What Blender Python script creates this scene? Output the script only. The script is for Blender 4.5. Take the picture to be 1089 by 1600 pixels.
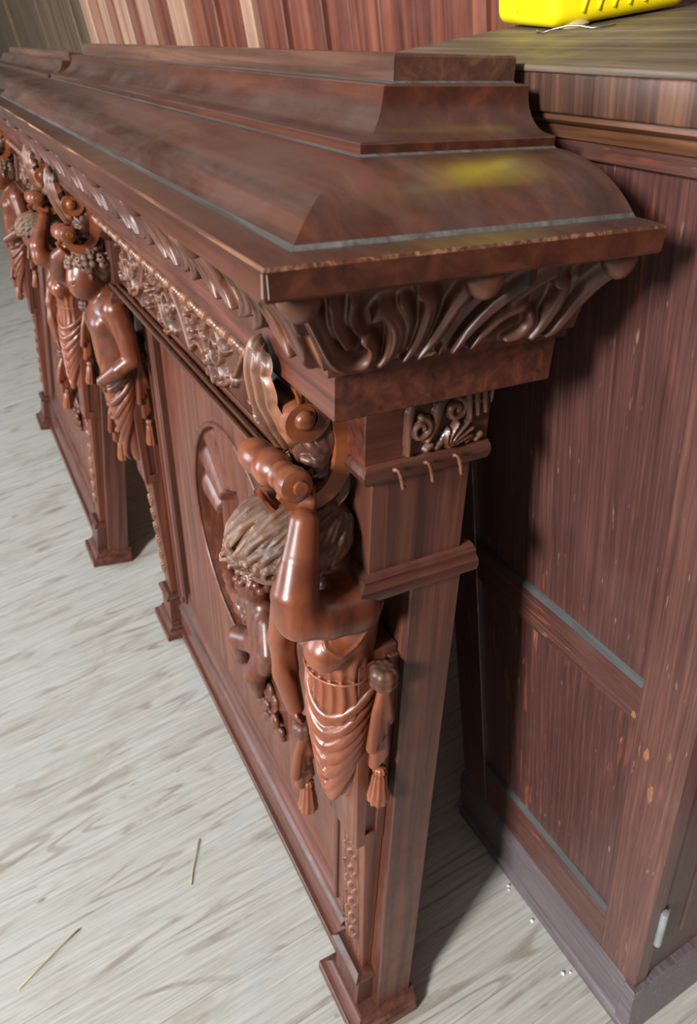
import bpy, bmesh, math, random
import numpy as np
from mathutils import Vector, Matrix

for o in list(bpy.data.objects): bpy.data.objects.remove(o)
sc = bpy.context.scene
COL = sc.collection
R = math.radians

# ------------------------------------------------------------------ camera
cam = bpy.data.cameras.new('camera'); camo = bpy.data.objects.new('camera', cam); COL.objects.link(camo)
cam.sensor_fit = 'VERTICAL'; cam.sensor_height = 24.0; cam.sensor_width = 24.0
cam.lens = 1146.3 / 1600 * 24.0
cam.clip_start = 0.01
camo.location = (0, 0, 1.2)
camo.rotation_euler = (Matrix.Rotation(-0.38792, 3, 'Z') @ Matrix.Rotation(0.93167, 3, 'X') @ Matrix.Rotation(-0.16795, 3, 'Z')).to_euler()
cam.dof.use_dof = True; cam.dof.focus_distance = 0.58; cam.dof.aperture_fstop = 8.0
sc.camera = camo

# ------------------------------------------------------------------ light
world = bpy.data.worlds.new('world'); sc.world = world; world.use_nodes = True
bg = world.node_tree.nodes['Background']
bg.inputs[0].default_value = (0.80, 0.90, 1.0, 1); bg.inputs[1].default_value = 0.11

def area(name, loc, target, sx, sy, power, color):
    l = bpy.data.lights.new(name, 'AREA'); l.shape = 'RECTANGLE'; l.size = sx; l.size_y = sy; l.energy = power; l.color = color
    o = bpy.data.objects.new(name, l); COL.objects.link(o); o.location = loc
    o.rotation_euler = (Vector(target) - Vector(loc)).to_track_quat('-Z', 'Y').to_euler()
    return o
area('window_daylight', (-4.58, -1.34, 3.62), (0.15, 0.35, 1.0), 0.80, 1.3, 640, (1.0, 0.98, 0.96))
area('window_daylight', (-3.2, 2.6, 1.9), (0.0, 1.2, 0.8), 1.3, 1.8, 125, (0.84, 0.92, 1.0))

sc.view_settings.view_transform = 'Standard'
sc.view_settings.look = 'None'
sc.view_settings.exposure = 0.14
sc.view_settings.gamma = 1.0
sc.view_settings.use_curve_mapping = False

# ------------------------------------------------------------------ materials
def lin(c):
    out = []
    for v in c:
        v /= 255.0
        out.append(v / 12.92 if v <= 0.04045 else ((v + 0.055) / 1.055) ** 2.4)
    return (*out, 1)

class NT:
    def __init__(s, name):
        s.m = bpy.data.materials.new(name); s.m.use_nodes = True; s.t = s.m.node_tree
        s.b = s.t.nodes['Principled BSDF']
    def n(s, typ, **kw):
        nd = s.t.nodes.new(typ)
        for k, v in kw.items(): setattr(nd, k, v)
        return nd
    def l(s, a, b): s.t.links.new(a, b)
    def coord(s, scale, rot=(0, 0, 0), out='Object'):
        tc = s.n('ShaderNodeTexCoord'); mp = s.n('ShaderNodeMapping')
        mp.inputs['Scale'].default_value = scale; mp.inputs['Rotation'].default_value = rot
        s.l(tc.outputs[out], mp.inputs[0]); return mp.outputs[0]
    def noise(s, vec, scale=1.0, detail=4.0, rough=0.55, dist=0.0):
        nd = s.n('ShaderNodeTexNoise'); nd.inputs['Scale'].default_value = scale; nd.inputs['Detail'].default_value = detail
        nd.inputs['Roughness'].default_value = rough; nd.inputs['Distortion'].default_value = dist
        s.l(vec, nd.inputs['Vector']); return nd.outputs['Fac']
    def ramp(s, fac, stops):
        r = s.n('ShaderNodeValToRGB'); e = r.color_ramp.elements
        while len(e) < len(stops): e.new(0.5)
        for i, (p, c) in enumerate(stops):
            e[i].position = p; e[i].color = c if len(c) == 4 else (*c, 1)
        s.l(fac, r.inputs[0]); return r.outputs[0]
    def mask(s, fac, a, b):
        mr = s.n('ShaderNodeMapRange'); mr.interpolation_type = 'SMOOTHSTEP'
        mr.inputs[1].default_value = a; mr.inputs[2].default_value = b
        s.l(fac, mr.inputs[0]); return mr.outputs[0]
    def mul(s, a, b, op='MULTIPLY'):
        m = s.n('ShaderNodeMath', operation=op); m.use_clamp = op != 'SUBTRACT'
        for i, v in enumerate((a, b)):
            if isinstance(v, (int, float)): m.inputs[i].default_value = v
            else: s.l(v, m.inputs[i])
        return m.outputs[0]
    def mix(s, fac, a, b, mode='MIX'):
        m = s.n('ShaderNodeMix', data_type='RGBA', blend_type=mode)
        for sock, v in ((m.inputs[0], fac), (m.inputs[6], a), (m.inputs[7], b)):
            if isinstance(v, (int, float)): sock.default_value = v
            elif isinstance(v, tuple): sock.default_value = v
            else: s.l(v, sock)
        return m.outputs[2]
    def bump(s, h, strength, dist=0.001):
        b = s.n('ShaderNodeBump'); b.inputs['Strength'].default_value = strength; b.inputs['Distance'].default_value = dist
        s.l(h, b.inputs['Height']); s.l(b.outputs[0], s.b.inputs['Normal'])

def wood(name, dark, mid, light, axis='y', grain=1.0, rough=0.35, dust=0.0, wear=0.0, dustcol=(118, 112, 108), coat=0.0, bump=0.25, wearcol=(176, 112, 70)):
    w = NT(name)
    a, b = 90 * grain, 3.5 * grain
    sc_ = {'x': (b, a, a), 'y': (a, b, a), 'z': (a, a, b)}[axis]
    v = w.coord(sc_)
    g = w.noise(v, 1.0, 6, 0.6, 0.6)
    col = w.ramp(g, [(0.30, lin(dark)), (0.5, lin(mid)), (0.72, lin(light))])
    big = w.noise(w.coord({'x': (2, 9, 9), 'y': (9, 2, 9), 'z': (9, 9, 2)}[axis]), 1.0, 3, 0.5, 0.3)
    col = w.mix(w.mul(w.mask(big, 0.40, 0.75), 0.4), col, lin(dark))
    if wear > 0:
        geo = w.n('ShaderNodeNewGeometry')
        pt = w.mask(geo.outputs['Pointiness'], 0.505, 0.565)
        wn = w.mask(w.noise(w.coord((22, 22, 22)), 1.0, 4), 0.32, 0.62)
        col = w.mix(w.mul(w.mul(pt, wn), wear), col, lin(wearcol))
    r = w.ramp(w.noise(w.coord((30, 30, 30)), 1.0, 5), [(0.3, (rough * 0.8,) * 3), (0.7, (min(1, rough * 1.3),) * 3)])
    if dust > 0:
        geo2 = w.n('ShaderNodeNewGeometry'); sp = w.n('ShaderNodeSeparateXYZ'); w.l(geo2.outputs['Normal'], sp.inputs[0])
        up = w.mask(sp.outputs[2], 0.25, 0.95)
        dn = w.mask(w.noise(w.coord((26, 9, 26)), 1.0, 7, 0.62, 0.4), 0.22, 0.80)
        df = w.mul(w.mul(up, dn), dust)
        speck = w.mask(w.noise(w.coord((520, 520, 520)), 1.0, 2), 0.66, 0.74)
        df = w.mul(df, w.mul(w.mul(speck, w.mul(up, dust * 0.6)), 1.0), 'ADD')
        col = w.mix(df, col, lin(dustcol))
        r = w.mix(df, r, (0.8, 0.8, 0.8, 1))
    w.l(col, w.b.inputs['Base Color']); w.l(r, w.b.inputs['Roughness'])
    w.b.inputs['Coat Weight'].default_value = coat; w.b.inputs['Coat Roughness'].default_value = 0.25
    w.bump(g, bump, 0.0006)
    return w.m

M = {}
DK, MD, LT = (46, 21, 15), (80, 40, 28), (110, 60, 42)
M['hood'] = wood('dusty mahogany along', (46, 21, 13), (72, 36, 23), (100, 54, 35), 'y', 0.6, 0.24, 0.34, 0.0, coat=0.25)
M['maho_y'] = wood('mahogany long grain', DK, MD, LT, 'y', 1.0, 0.36, 0.25, 0.0)
M['maho_x'] = wood('mahogany cross grain', DK, MD, LT, 'x', 1.0, 0.36, 0.15, 0.0)
M['maho_z'] = wood('mahogany upright grain', (54, 29, 23), (80, 45, 35), (102, 61, 47), 'z', 1.0, 0.38, 0.1, 0.0)
M['panel'] = wood('red brown panel', (62, 31, 21), (90, 47, 32), (116, 65, 45), 'z', 0.8, 0.34, 0.1, 0.0)
M['figure'] = wood('polished carved mahogany', (70, 32, 17), (104, 51, 28), (134, 72, 41), 'z', 0.35, 0.32, 0.15, 0.5, coat=0.15, bump=0.1, wearcol=(160, 92, 52))
M['carve'] = wood('carved mahogany', (52, 28, 20), (80, 45, 32), (108, 65, 46), 'z', 0.35, 0.38, 0.3, 0.6, bump=0.1, wearcol=(156, 106, 72))
M['hair'] = wood('dusty carved hair', (54, 34, 24), (84, 54, 38), (114, 78, 56), 'x', 0.3, 0.5, 0.3, 0.9, bump=0.1, wearcol=(176, 130, 94))
M['ledge'] = wood('ledge moulding', (56, 30, 21), (86, 49, 33), (116, 73, 50), 'y', 1.0, 0.25, 0.1, 0.0, coat=0.3)
M['sheen_board'] = wood('top board painted sheen', (58, 36, 28), (88, 58, 45), (118, 84, 66), 'y', 0.8, 0.26, 0.1, 0.0)  # mahogany painted paler to stand in for its grazing reflection
M['worn_edge'] = wood('worn edge', (58, 30, 21), (96, 56, 38), (176, 134, 98), 'y', 2.2, 0.5)
M['darkwood'] = wood('unfinished back', (30, 18, 14), (48, 30, 22), (62, 40, 30), 'y', 1.0, 0.7)
M['dust'] = plain_dust = wood('settled dust', (58, 54, 50), (82, 80, 77), (104, 104, 102), 'y', 2.0, 0.85)

def floor_mat():
    w = NT('scuffed pale floorboard')
    oi = w.n('ShaderNodeObjectInfo')
    tc = w.n('ShaderNodeTexCoord'); add = w.n('ShaderNodeVectorMath', operation='ADD')
    sc1 = w.n('ShaderNodeVectorMath', operation='SCALE'); cmb = w.n('ShaderNodeCombineXYZ')
    for i in range(3): w.l(oi.outputs['Random'], cmb.inputs[i])
    w.l(cmb.outputs[0], sc1.inputs[0]); sc1.inputs['Scale'].default_value = 37.0
    w.l(tc.outputs['Object'], add.inputs[0]); w.l(sc1.outputs[0], add.inputs[1])
    def mp(s):
        m = w.n('ShaderNodeMapping'); m.inputs['Scale'].default_value = s; w.l(add.outputs[0], m.inputs[0]); return m.outputs[0]
    wav = w.n('ShaderNodeTexNoise'); wav.inputs['Scale'].default_value = 1.0; wav.inputs['Detail'].default_value = 2; wav.inputs['Distortion'].default_value = 0.4
    w.l(mp((1.3, 9, 9)), wav.inputs['Vector'])
    rings = w.mul(wav.outputs['Fac'], 70.0); w.t.nodes[-1].use_clamp = False
    sn = w.n('ShaderNodeMath', operation='SINE'); w.l(rings, sn.inputs[0])
    rg = w.mask(sn.outputs[0], 0.35, 1.0)
    fine = w.noise(mp((6, 210, 60)), 1.0, 7, 0.75, 0.6)
    col = w.ramp(fine, [(0.22, lin((116, 110, 99))), (0.44, lin((154, 152, 144))), (0.72, lin((180, 181, 176)))])
    br = w.mask(w.noise(mp((6, 16, 10)), 1.0, 4, 0.6, 0.5), 0.45, 0.66)
    col = w.mix(w.mul(w.mul(rg, br), 0.6), col, lin((108, 92, 76)))
    big = w.mask(w.noise(mp((3, 5, 5)), 1.0, 5, 0.65, 0.6), 0.52, 0.74)
    col = w.mix(w.mul(big, 0.6), col, lin((132, 120, 106)))
    grey = w.mask(w.noise(mp((5, 8, 5)), 1.3, 5, 0.6, 0.2), 0.56, 0.72)
    col = w.mix(w.mul(grey, 0.35), col, lin((150, 160, 164)))
    spot = w.mask(w.noise(mp((14, 30, 14)), 1.0, 3, 0.5, 0.2), 0.70, 0.78)
    col = w.mix(w.mul(spot, 0.7), col, lin((92, 80, 68)))
    vo = w.n('ShaderNodeTexVoronoi'); vo.inputs['Scale'].default_value = 1.0; w.l(mp((2.6, 5.5, 5)), vo.inputs['Vector'])
    kd = vo.outputs['Distance']; sn2 = w.n('ShaderNodeMath', operation='SINE'); w.l(w.mul(kd, 90.0), sn2.inputs[0]); w.t.nodes[-2].use_clamp = False
    near = w.mul(w.mask(kd, 0.16, 0.05), w.mask(sn2.outputs[0], -0.2, 0.8))
    col = w.mix(w.mul(near, 0.5), col, lin((120, 98, 78)))
    w.l(col, w.b.inputs['Base Color']); w.b.inputs['Roughness'].default_value = 0.62
    hh = w.mul(fine, w.mul(rg, 0.5), 'SUBTRACT')
    w.bump(hh, 0.5, 0.0012)
    return w.m
M['floor'] = floor_mat()

def cabinet_mat(name, axis='z', base=((52, 31, 29), (76, 48, 44), (100, 68, 60)), streak=0.75):
    w = NT(name)
    lo = (110, 110, 2.6)
    sc_ = {'z': (260, 260, 6), 'y': (260, 6, 260), 'x': (6, 260, 260)}[axis]
    g = w.noise(w.coord(sc_), 1.0, 7, 0.7, 0.3)
    col = w.ramp(g, [(0.3, lin(base[0])), (0.52, lin(base[1])), (0.75, lin(base[2]))])
    haze = w.mask(w.noise(w.coord((4, 4, 3)), 1.0, 4, 0.6, 0.5), 0.4, 0.7)
    col = w.mix(w.mul(haze, 0.45), col, lin((104, 76, 74)))
    s2 = {'z': (110, 110, 9), 'y': (110, 9, 110), 'x': (9, 110, 110)}[axis]
    st = w.mask(w.noise(w.coord(s2), 1.0, 4, 0.6, 0.2), 0.57, 0.67)
    area_ = w.mask(w.noise(w.coord((7, 7, 2.4)), 1.0, 3, 0.5, 0.3), 0.44, 0.60)
    col = w.mix(w.mul(w.mul(st, area_), streak * 0.8), col, lin((158, 80, 52)))
    s3 = {'z': (190, 190, 34), 'y': (190, 34, 190), 'x': (34, 190, 190)}[axis]
    fl = w.mask(w.noise(w.coord(s3), 1.0, 2, 0.5), 0.68, 0.78)
    col = w.mix(w.mul(fl, 0.35), col, lin((176, 150, 128)))
    w.l(col, w.b.inputs['Base Color'])
    w.l(w.ramp(haze, [(0, (0.38,) * 3), (1, (0.55,) * 3)]), w.b.inputs['Roughness'])
    w.bump(g, 0.4, 0.0006)
    return w.m
M['cab'] = cabinet_mat('worn red brown stain')
M['cab_worn'] = cabinet_mat('worn stile', base=((60, 36, 32), (86, 54, 47), (112, 76, 64)), streak=1.2)
M['cab_y'] = cabinet_mat('worn rail', 'y', base=((52, 32, 28), (78, 49, 43), (102, 70, 59)))
M['cab_base'] = cabinet_mat('dusty skirting', 'y', base=((64, 56, 58), (90, 82, 87), (114, 110, 118)), streak=0.3)
M['cab_dark'] = cabinet_mat('dark front', base=((40, 27, 23), (62, 43, 37), (80, 58, 50)), streak=0.3)
M['cab_dust'] = wood('grey dust ledge', (40, 40, 40), (60, 62, 63), (80, 84, 86), 'y', 1.0, 0.8)
M['cab_mould'] = wood('bare oak moulding', (54, 34, 22), (92, 58, 37), (128, 86, 56), 'y', 1.4, 0.45)
M['worktop'] = wood('weathered worktop', (56, 46, 38), (88, 76, 63), (120, 107, 92), 'y', 1.0, 0.58, bump=0.8)
M['workedge'] = wood('burnt worktop edge', (34, 22, 17), (74, 46, 34), (120, 82, 60), 'z', 1.1, 0.5, bump=0.5)
M['filler'] = wood('filler patch', (110, 70, 48), (132, 86, 58), (148, 100, 70), 'z', 1.0, 0.6)
M['wall_red'] = wood('red back wall board', (70, 36, 27), (108, 60, 46), (138, 82, 62), 'z', 0.45, 0.42)
M['wall_tan'] = wood('faded back wall board', (56, 44, 33), (88, 72, 54), (118, 100, 76), 'z', 0.35, 0.5)
M['wall_pale'] = wood('pale batten', (128, 92, 76), (158, 120, 100), (184, 148, 126), 'z', 0.4, 0.4)

def plain(name, col, rough=0.5, metal=0.0, sss=0.0, var=0.1):
    w = NT(name)
    n = w.noise(w.coord((40, 40, 40)), 1.0, 3)
    c2 = tuple(max(0, c * (1 - var)) for c in col)
    w.l(w.ramp(n, [(0.3, lin(c2)), (0.7, lin(col))]), w.b.inputs['Base Color'])
    w.b.inputs['Roughness'].default_value = rough; w.b.inputs['Metallic'].default_value = metal
    w.b.inputs['Subsurface Weight'].default_value = sss; w.b.inputs['Subsurface Radius'].default_value = (0.02, 0.02, 0.01)
    return w.m
M['yellow'] = plain('yellow plastic', (250, 226, 18), 0.3, 0, 0.15, 0.04)
M['label'] = plain('grey paper label', (188, 186, 172), 0.6)
M['grey_cap'] = plain('grey plastic', (176, 178, 170), 0.5)
M['steel'] = plain('dull steel', (190, 190, 184), 0.3, 1.0)
M['hinge'] = plain('painted hinge', (150, 158, 158), 0.45, 0.3)
M['crumb'] = plain('white crumb', (226, 228, 224), 0.8)
M['straw'] = plain('dry straw', (176, 164, 118), 0.6)
M['chip'] = plain('bare wood chip', (196, 160, 96), 0.6, var=0.3)
M['chip_white'] = plain('whitened corner', (170, 158, 148), 0.6, var=0.4)
M['plaster'] = plain('far room plaster', (170, 166, 158), 0.8)

# ------------------------------------------------------------------ mesh helpers
def link(name, me, mat, parent=None):
    o = bpy.data.objects.new(name, me); COL.objects.link(o)
    if mat is not None and not me.materials: me.materials.append(M[mat] if isinstance(mat, str) else mat)
    if parent is not None: o.parent = parent
    return o
def finish(me, smooth=True, angle=35):
    if smooth:
        me.shade_smooth()
        if angle is not None: me.set_sharp_from_angle(angle=R(angle))
def from_np(name, v, f, mat, parent=None, angle=None, fix=False):
    me = bpy.data.meshes.new(name)
    me.from_pydata([tuple(p) for p in np.asarray(v, float).tolist()], [], [tuple(q) for q in (f.tolist() if hasattr(f, 'tolist') else f)])
    if fix:
        bm = bmesh.new(); bm.from_mesh(me); bmesh.ops.recalc_face_normals(bm, faces=bm.faces); bm.to_mesh(me); bm.free()
    me.update(); finish(me, True, angle)
    return link(name, me, mat, parent)
def bm_obj(name, bm, mat, parent=None, smooth=True, angle=35):
    bmesh.ops.recalc_face_normals(bm, faces=bm.faces)
    me = bpy.data.meshes.new(name); bm.to_mesh(me); bm.free(); finish(me, smooth, angle)
    return link(name, me, mat, parent)
def hexa(name, pts, mat, parent=None, bev=0.001, seg=1):
    """pts: 8 corners, bottom ring then top ring"""
    bm = bmesh.new(); v = [bm.verts.new(p) for p in pts]
    for q in ((3, 2, 1, 0), (4, 5, 6, 7), (0, 1, 5, 4), (1, 2, 6, 5), (2, 3, 7, 6), (3, 0, 4, 7)): bm.faces.new([v[i] for i in q])
    bmesh.ops.recalc_face_normals(bm, faces=bm.faces)
    if bev > 0: bmesh.ops.bevel(bm, geom=list(bm.edges), offset=bev, segments=seg, affect='EDGES', profile=0.5)
    return bm_obj(name, bm, mat, parent, True, 30 if seg == 1 else 50)
def box(name, x0, x1, y0, y1, z0, z1, mat, parent=None, bev=0.001, seg=1):
    return hexa(name, [(x0, y0, z0), (x1, y0, z0), (x1, y1, z0), (x0, y1, z0), (x0, y0, z1), (x1, y0, z1), (x1, y1, z1), (x0, y1, z1)], mat, parent, bev, seg)
def hood(name, prof, xf, xb, y0, y1, mat, parent, angle=32, edge=()):
    """profile of (inset, z) run along front and both mitred ends; flat back"""
    v = []; f = []
    for d, z in prof: v += [(xb, y0 + d, z), (xf + d, y0 + d, z), (xf + d, y1 - d, z), (xb, y1 - d, z)]
    n = len(prof)
    for i in range(n - 1):
        for k in range(4):
            a = i * 4 + k; b = i * 4 + (k + 1) % 4; f.append((a, b, b + 4, a + 4))
    f.append((3, 2, 1, 0)); f.append(tuple(4 * (n - 1) + k for k in range(4)))
    o = from_np(name, v, f, mat, parent, angle, True)
    if edge:
        o.data.materials.append(M['worn_edge'])
        for i in edge:
            for k in range(4): o.data.polygons[i * 4 + k].material_index = 1
    return o
def sweep(name, path, sect, mat, parent=None, up=(0, 1, 0), closed_sect=True, scale=None, angle=40, cap=True):
    """sweep 2D section (a along side, b along up) along path"""
    P = [Vector(p) for p in path]; up = Vector(up); v = []; f = []; m = len(sect)
    for i, p in enumerate(P):
        t = (P[min(i + 1, len(P) - 1)] - P[max(i - 1, 0)]).normalized()
        s = t.cross(up).normalized(); u = s.cross(t).normalized()
        k = scale[i] if scale else 1.0
        for a, b in sect:
            q = p + s * (a * k) + u * b; v.append((q.x, q.y, q.z))
    for i in range(len(P) - 1):
        for j in range(m if closed_sect else m - 1):
            a = i * m + j; b = i * m + (j + 1) % m; f.append((a, b, b + m, a + m))
    if cap and closed_sect: f.append(tuple(range(m))[::-1]); f.append(tuple(range((len(P) - 1) * m, len(P) * m)))
    return from_np(name, v, f, mat, parent, angle, True)
def lathe(name, prof, mat, parent=None, origin=(0, 0, 0), axis='z', n=20, flute=0, famp=0.0, angle=40):
    v = []; f = []; m = len(prof)
    for i in range(n):
        t = 2 * math.pi * i / n; k = 1 + famp * math.cos(flute * t) if flute else 1
        for r, h in prof:
            a, b = r * k * math.cos(t), r * k * math.sin(t)
            p = {'z': (a, b, h), 'y': (a, h, b), 'x': (h, a, b)}[axis]
            v.append((p[0] + origin[0], p[1] + origin[1], p[2] + origin[2]))
    for i in range(n):
        for j in range(m - 1):
            a = i * m + j; b = ((i + 1) % n) * m + j; f.append((a, b, b + 1, a + 1))
    f.append(tuple(i * m for i in range(n))); f.append(tuple(i * m + m - 1 for i in range(n)))
    return from_np(name, v, f, mat, parent, angle, True)
def tube(name, pts, rad, mat, parent=None, n=8):
    sect = [(math.cos(2 * math.pi * k / n) * rad, math.sin(2 * math.pi * k / n) * rad) for k in range(n)]
    up = (0.13, 0.21, 0.97)
    return sweep(name, pts, sect, mat, parent, up, angle=None)

# ------------------------------------------------------------------ sculpting with a distance field
class Field:
    def __init__(s, lo, hi, h):
        s.lo = np.array(lo, np.float32); s.h = h
        s.n = np.ceil((np.array(hi) - np.array(lo)) / h).astype(int) + 1
        s.f = np.full(s.n, 1.0, np.float32)
        s.ax = [s.lo[i] + h * np.arange(s.n[i], dtype=np.float32) for i in range(3)]
    def win(s, lo, hi):
        sl = []
        for i in range(3):
            a = max(0, int((lo[i] - s.lo[i]) / s.h)); b = min(s.n[i], int((hi[i] - s.lo[i]) / s.h) + 2)
            if b <= a: return None, None
            sl.append(slice(a, b))
        g = np.meshgrid(*[s.ax[i][sl[i]] for i in range(3)], indexing='ij', sparse=True)
        return tuple(sl), g
    def put(s, sl, d, k, op='add'):
        f = s.f[sl]
        if op == 'sub':
            d = -d; 
            if k > 0:
                hh = np.maximum(k - np.abs(f - d), 0) / k; s.f[sl] = np.maximum(f, d) + hh * hh * k * 0.25
            else: s.f[sl] = np.maximum(f, d)
            return
        if k > 0:
            hh = np.maximum(k - np.abs(f - d), 0) / k; s.f[sl] = np.minimum(f, d) - hh * hh * k * 0.25
        else: s.f[sl] = np.minimum(f, d)
    def ell(s, c, r, k=0.01, rot=None, op='add'):
        c = np.array(c, float); m = max(r) + k + 4 * s.h
        sl, g = s.win(c - m, c + m)
        if sl is None: return
        X, Y, Z = g[0] - c[0], g[1] - c[1], g[2] - c[2]
        if rot is not None:
            A = np.array(rot); X, Y, Z = (A[0, 0] * X + A[1, 0] * Y + A[2, 0] * Z, A[0, 1] * X + A[1, 1] * Y + A[2, 1] * Z, A[0, 2] * X + A[1, 2] * Y + A[2, 2] * Z)
        k0 = np.sqrt((X / r[0]) ** 2 + (Y / r[1]) ** 2 + (Z / r[2]) ** 2); k1 = np.sqrt((X / r[0] ** 2) ** 2 + (Y / r[1] ** 2) ** 2 + (Z / r[2] ** 2) ** 2)
        s.put(sl, k0 * (k0 - 1) / np.maximum(k1, 1e-6), k, op)
    def chain(s, pts, rad, k=0.006, op='add'):
        P = np.array(pts, float); Q = np.array(rad if hasattr(rad, '__len__') else [rad] * len(P), float)
        m = Q.max() + k + 4 * s.h
        sl, g = s.win(P.min(0) - m, P.max(0) + m)
        if sl is None: return
        best = None
        for i in range(len(P) - 1):
            a, b = P[i], P[i + 1]; e = b - a; L2 = max(1e-12, e @ e)
            X, Y, Z = g[0] - a[0], g[1] - a[1], g[2] - a[2]
            t = np.clip((X * e[0] + Y * e[1] + Z * e[2]) / L2, 0, 1)
            d = np.sqrt((X - t * e[0]) ** 2 + (Y - t * e[1]) ** 2 + (Z - t * e[2]) ** 2) - (Q[i] + t * (Q[i + 1] - Q[i]))
            best = d if best is None else np.minimum(best, d)
        s.put(sl, best, k, op)
    def snap(s, p):
        p = np.array(p, float)
        for _ in range(6):
            i = np.clip(np.round((p - s.lo) / s.h).astype(int), 1, s.n - 2)
            g = np.array([s.f[i[0] + 1, i[1], i[2]] - s.f[i[0] - 1, i[1], i[2]], s.f[i[0], i[1] + 1, i[2]] - s.f[i[0], i[1] - 1, i[2]], s.f[i[0], i[1], i[2] + 1] - s.f[i[0], i[1], i[2] - 1]]) / (2 * s.h)
            p = p - g * s.f[i[0], i[1], i[2]] / max(1e-6, g @ g) * .8
        return p
    def mesh(s):
        f = s.f; ins = f < 0
        c = np.zeros(np.array(f.shape) - 1, np.int8)
        for i in (0, 1):
            for j in (0, 1):
                for k in (0, 1):
                    c += ins[i:i + c.shape[0], j:j + c.shape[1], k:k + c.shape[2]]
        act = np.argwhere((c > 0) & (c < 8)); N = len(act)
        idx = np.full(c.shape, -1, np.int32); idx[act[:, 0], act[:, 1], act[:, 2]] = np.arange(N)
        off = np.array([(i, j, k) for i in (0, 1) for j in (0, 1) for k in (0, 1)])
        val = np.stack([f[act[:, 0] + o[0], act[:, 1] + o[1], act[:, 2] + o[2]] for o in off], 1)
        acc = np.zeros((N, 3)); cnt = np.zeros(N)
        for a in range(8):
            for b in range(a + 1, 8):
                if np.abs(off[a] - off[b]).sum() != 1: continue
                m = (val[:, a] < 0) != (val[:, b] < 0)
                t = val[:, a] / np.where(m, val[:, a] - val[:, b], 1)
                p = off[a] + t[:, None] * (off[b] - off[a]); acc[m] += p[m]; cnt[m] += 1
        v = s.lo + s.h * (act + acc / cnt[:, None])
        faces = []
        for ax in range(3):
            o1, o2 = [(1, 2), (2, 0), (0, 1)][ax]
            A = [slice(None)] * 3; B = [slice(None)] * 3
            A[ax] = slice(0, -1); B[ax] = slice(1, None)
            a_in, b_in = ins[tuple(A)], ins[tuple(B)]
            ed = np.argwhere(a_in != b_in)
            ok = (ed[:, o1] > 0) & (ed[:, o2] > 0) & (ed[:, o1] < f.shape[o1] - 1) & (ed[:, o2] < f.shape[o2] - 1)
            ed = ed[ok]; flip = ~a_in[ed[:, 0], ed[:, 1], ed[:, 2]]
            def at(d1, d2):
                e = ed.copy(); e[:, o1] += d1; e[:, o2] += d2; return idx[e[:, 0], e[:, 1], e[:, 2]]
            q = np.stack([at(-1, -1), at(0, -1), at(0, 0), at(-1, 0)], 1)
            q[flip] = q[flip][:, ::-1]; faces.append(q)
        return v, np.concatenate(faces)
    def obj(s, name, mat, parent=None):
        v, q = s.mesh(); return from_np(name, v, q, mat, parent, None)

def rotm(x=0, y=0, z=0):
    return np.array(Matrix.Rotation(R(z), 3, 'Z') @ Matrix.Rotation(R(y), 3, 'Y') @ Matrix.Rotation(R(x), 3, 'X'))

# ------------------------------------------------------------------ relief carving as a height grid
def relief(U, V, strokes):
    H = np.zeros_like(U)
    for st in strokes:
        p = np.array(st['p'], float); w = np.array(st['w'] if hasattr(st['w'], '__len__') else [st['w']] * len(p), float)
        if st.get('smooth', True) and len(p) > 2:
            t = np.arange(len(p)); tt = np.linspace(0, len(p) - 1, (len(p) - 1) * 5 + 1)
            def cr(a):
                a = np.vstack([2 * a[0] - a[1], a, 2 * a[-1] - a[-2]]); o = []
                for x in tt:
                    i = min(int(x), len(t) - 2); u = x - i; p0, p1, p2, p3 = a[i], a[i + 1], a[i + 2], a[i + 3]
                    o.append(0.5 * (2 * p1 + (p2 - p0) * u + (2 * p0 - 5 * p1 + 4 * p2 - p3) * u * u + (3 * p1 - p0 - 3 * p2 + p3) * u ** 3))
                return np.array(o)
            w = np.interp(tt, t, w); p = cr(p)
        m = w.max() * 1.05; lo = p.min(0) - m; hi = p.max(0) + m
        ii = np.argwhere((U >= lo[0]) & (U <= hi[0]) & (V >= lo[1]) & (V <= hi[1]))
        if len(ii) == 0: continue
        i0, j0 = ii.min(0); i1, j1 = ii.max(0) + 1
        u, v = U[i0:i1, j0:j1], V[i0:i1, j0:j1]
        best = np.full(u.shape, 9.0); sg = np.zeros(u.shape)
        for i in range(len(p) - 1):
            e = p[i + 1] - p[i]; L2 = max(1e-12, e @ e)
            t = np.clip(((u - p[i, 0]) * e[0] + (v - p[i, 1]) * e[1]) / L2, 0, 1)
            dx, dy = u - p[i, 0] - t * e[0], v - p[i, 1] - t * e[1]
            ww = np.maximum(w[i] + t * (w[i + 1] - w[i]), 1e-6)
            s_ = np.sqrt(dx * dx + dy * dy) / ww; mk = s_ < best
            best = np.where(mk, s_, best); sg = np.where(mk, s_ * np.sign(e[0] * dy - e[1] * dx), sg)
        prof = np.sqrt(np.clip(1 - best ** 2, 0, 1))
        g = st.get('g', 0)
        if g: prof = prof * (1 + st.get('ga', 0.18) * np.cos(sg * math.pi * g))
        if 'hollow' in st: prof = prof * (1 - st['hollow'] * np.exp(-(best * 2.2) ** 2))
        H[i0:i1, j0:j1] = np.maximum(H[i0:i1, j0:j1], prof * st.get('h', 1.0))
    return H
def grid_faces(n, m):
    i, j = np.meshgrid(np.arange(n - 1), np.arange(m - 1), indexing='ij'); a = (i * m + j).ravel()
    return np.stack([a, a + m, a + m + 1, a + 1], 1)
def spiral(cx, cy, r0, r1, a0, turns, n=14):
    return [(cx + (r0 + (r1 - r0) * t) * math.cos(a0 + turns * 2 * math.pi * t), cy + (r0 + (r1 - r0) * t) * math.sin(a0 + turns * 2 * math.pi * t)) for t in np.linspace(0, 1, n)]
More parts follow.
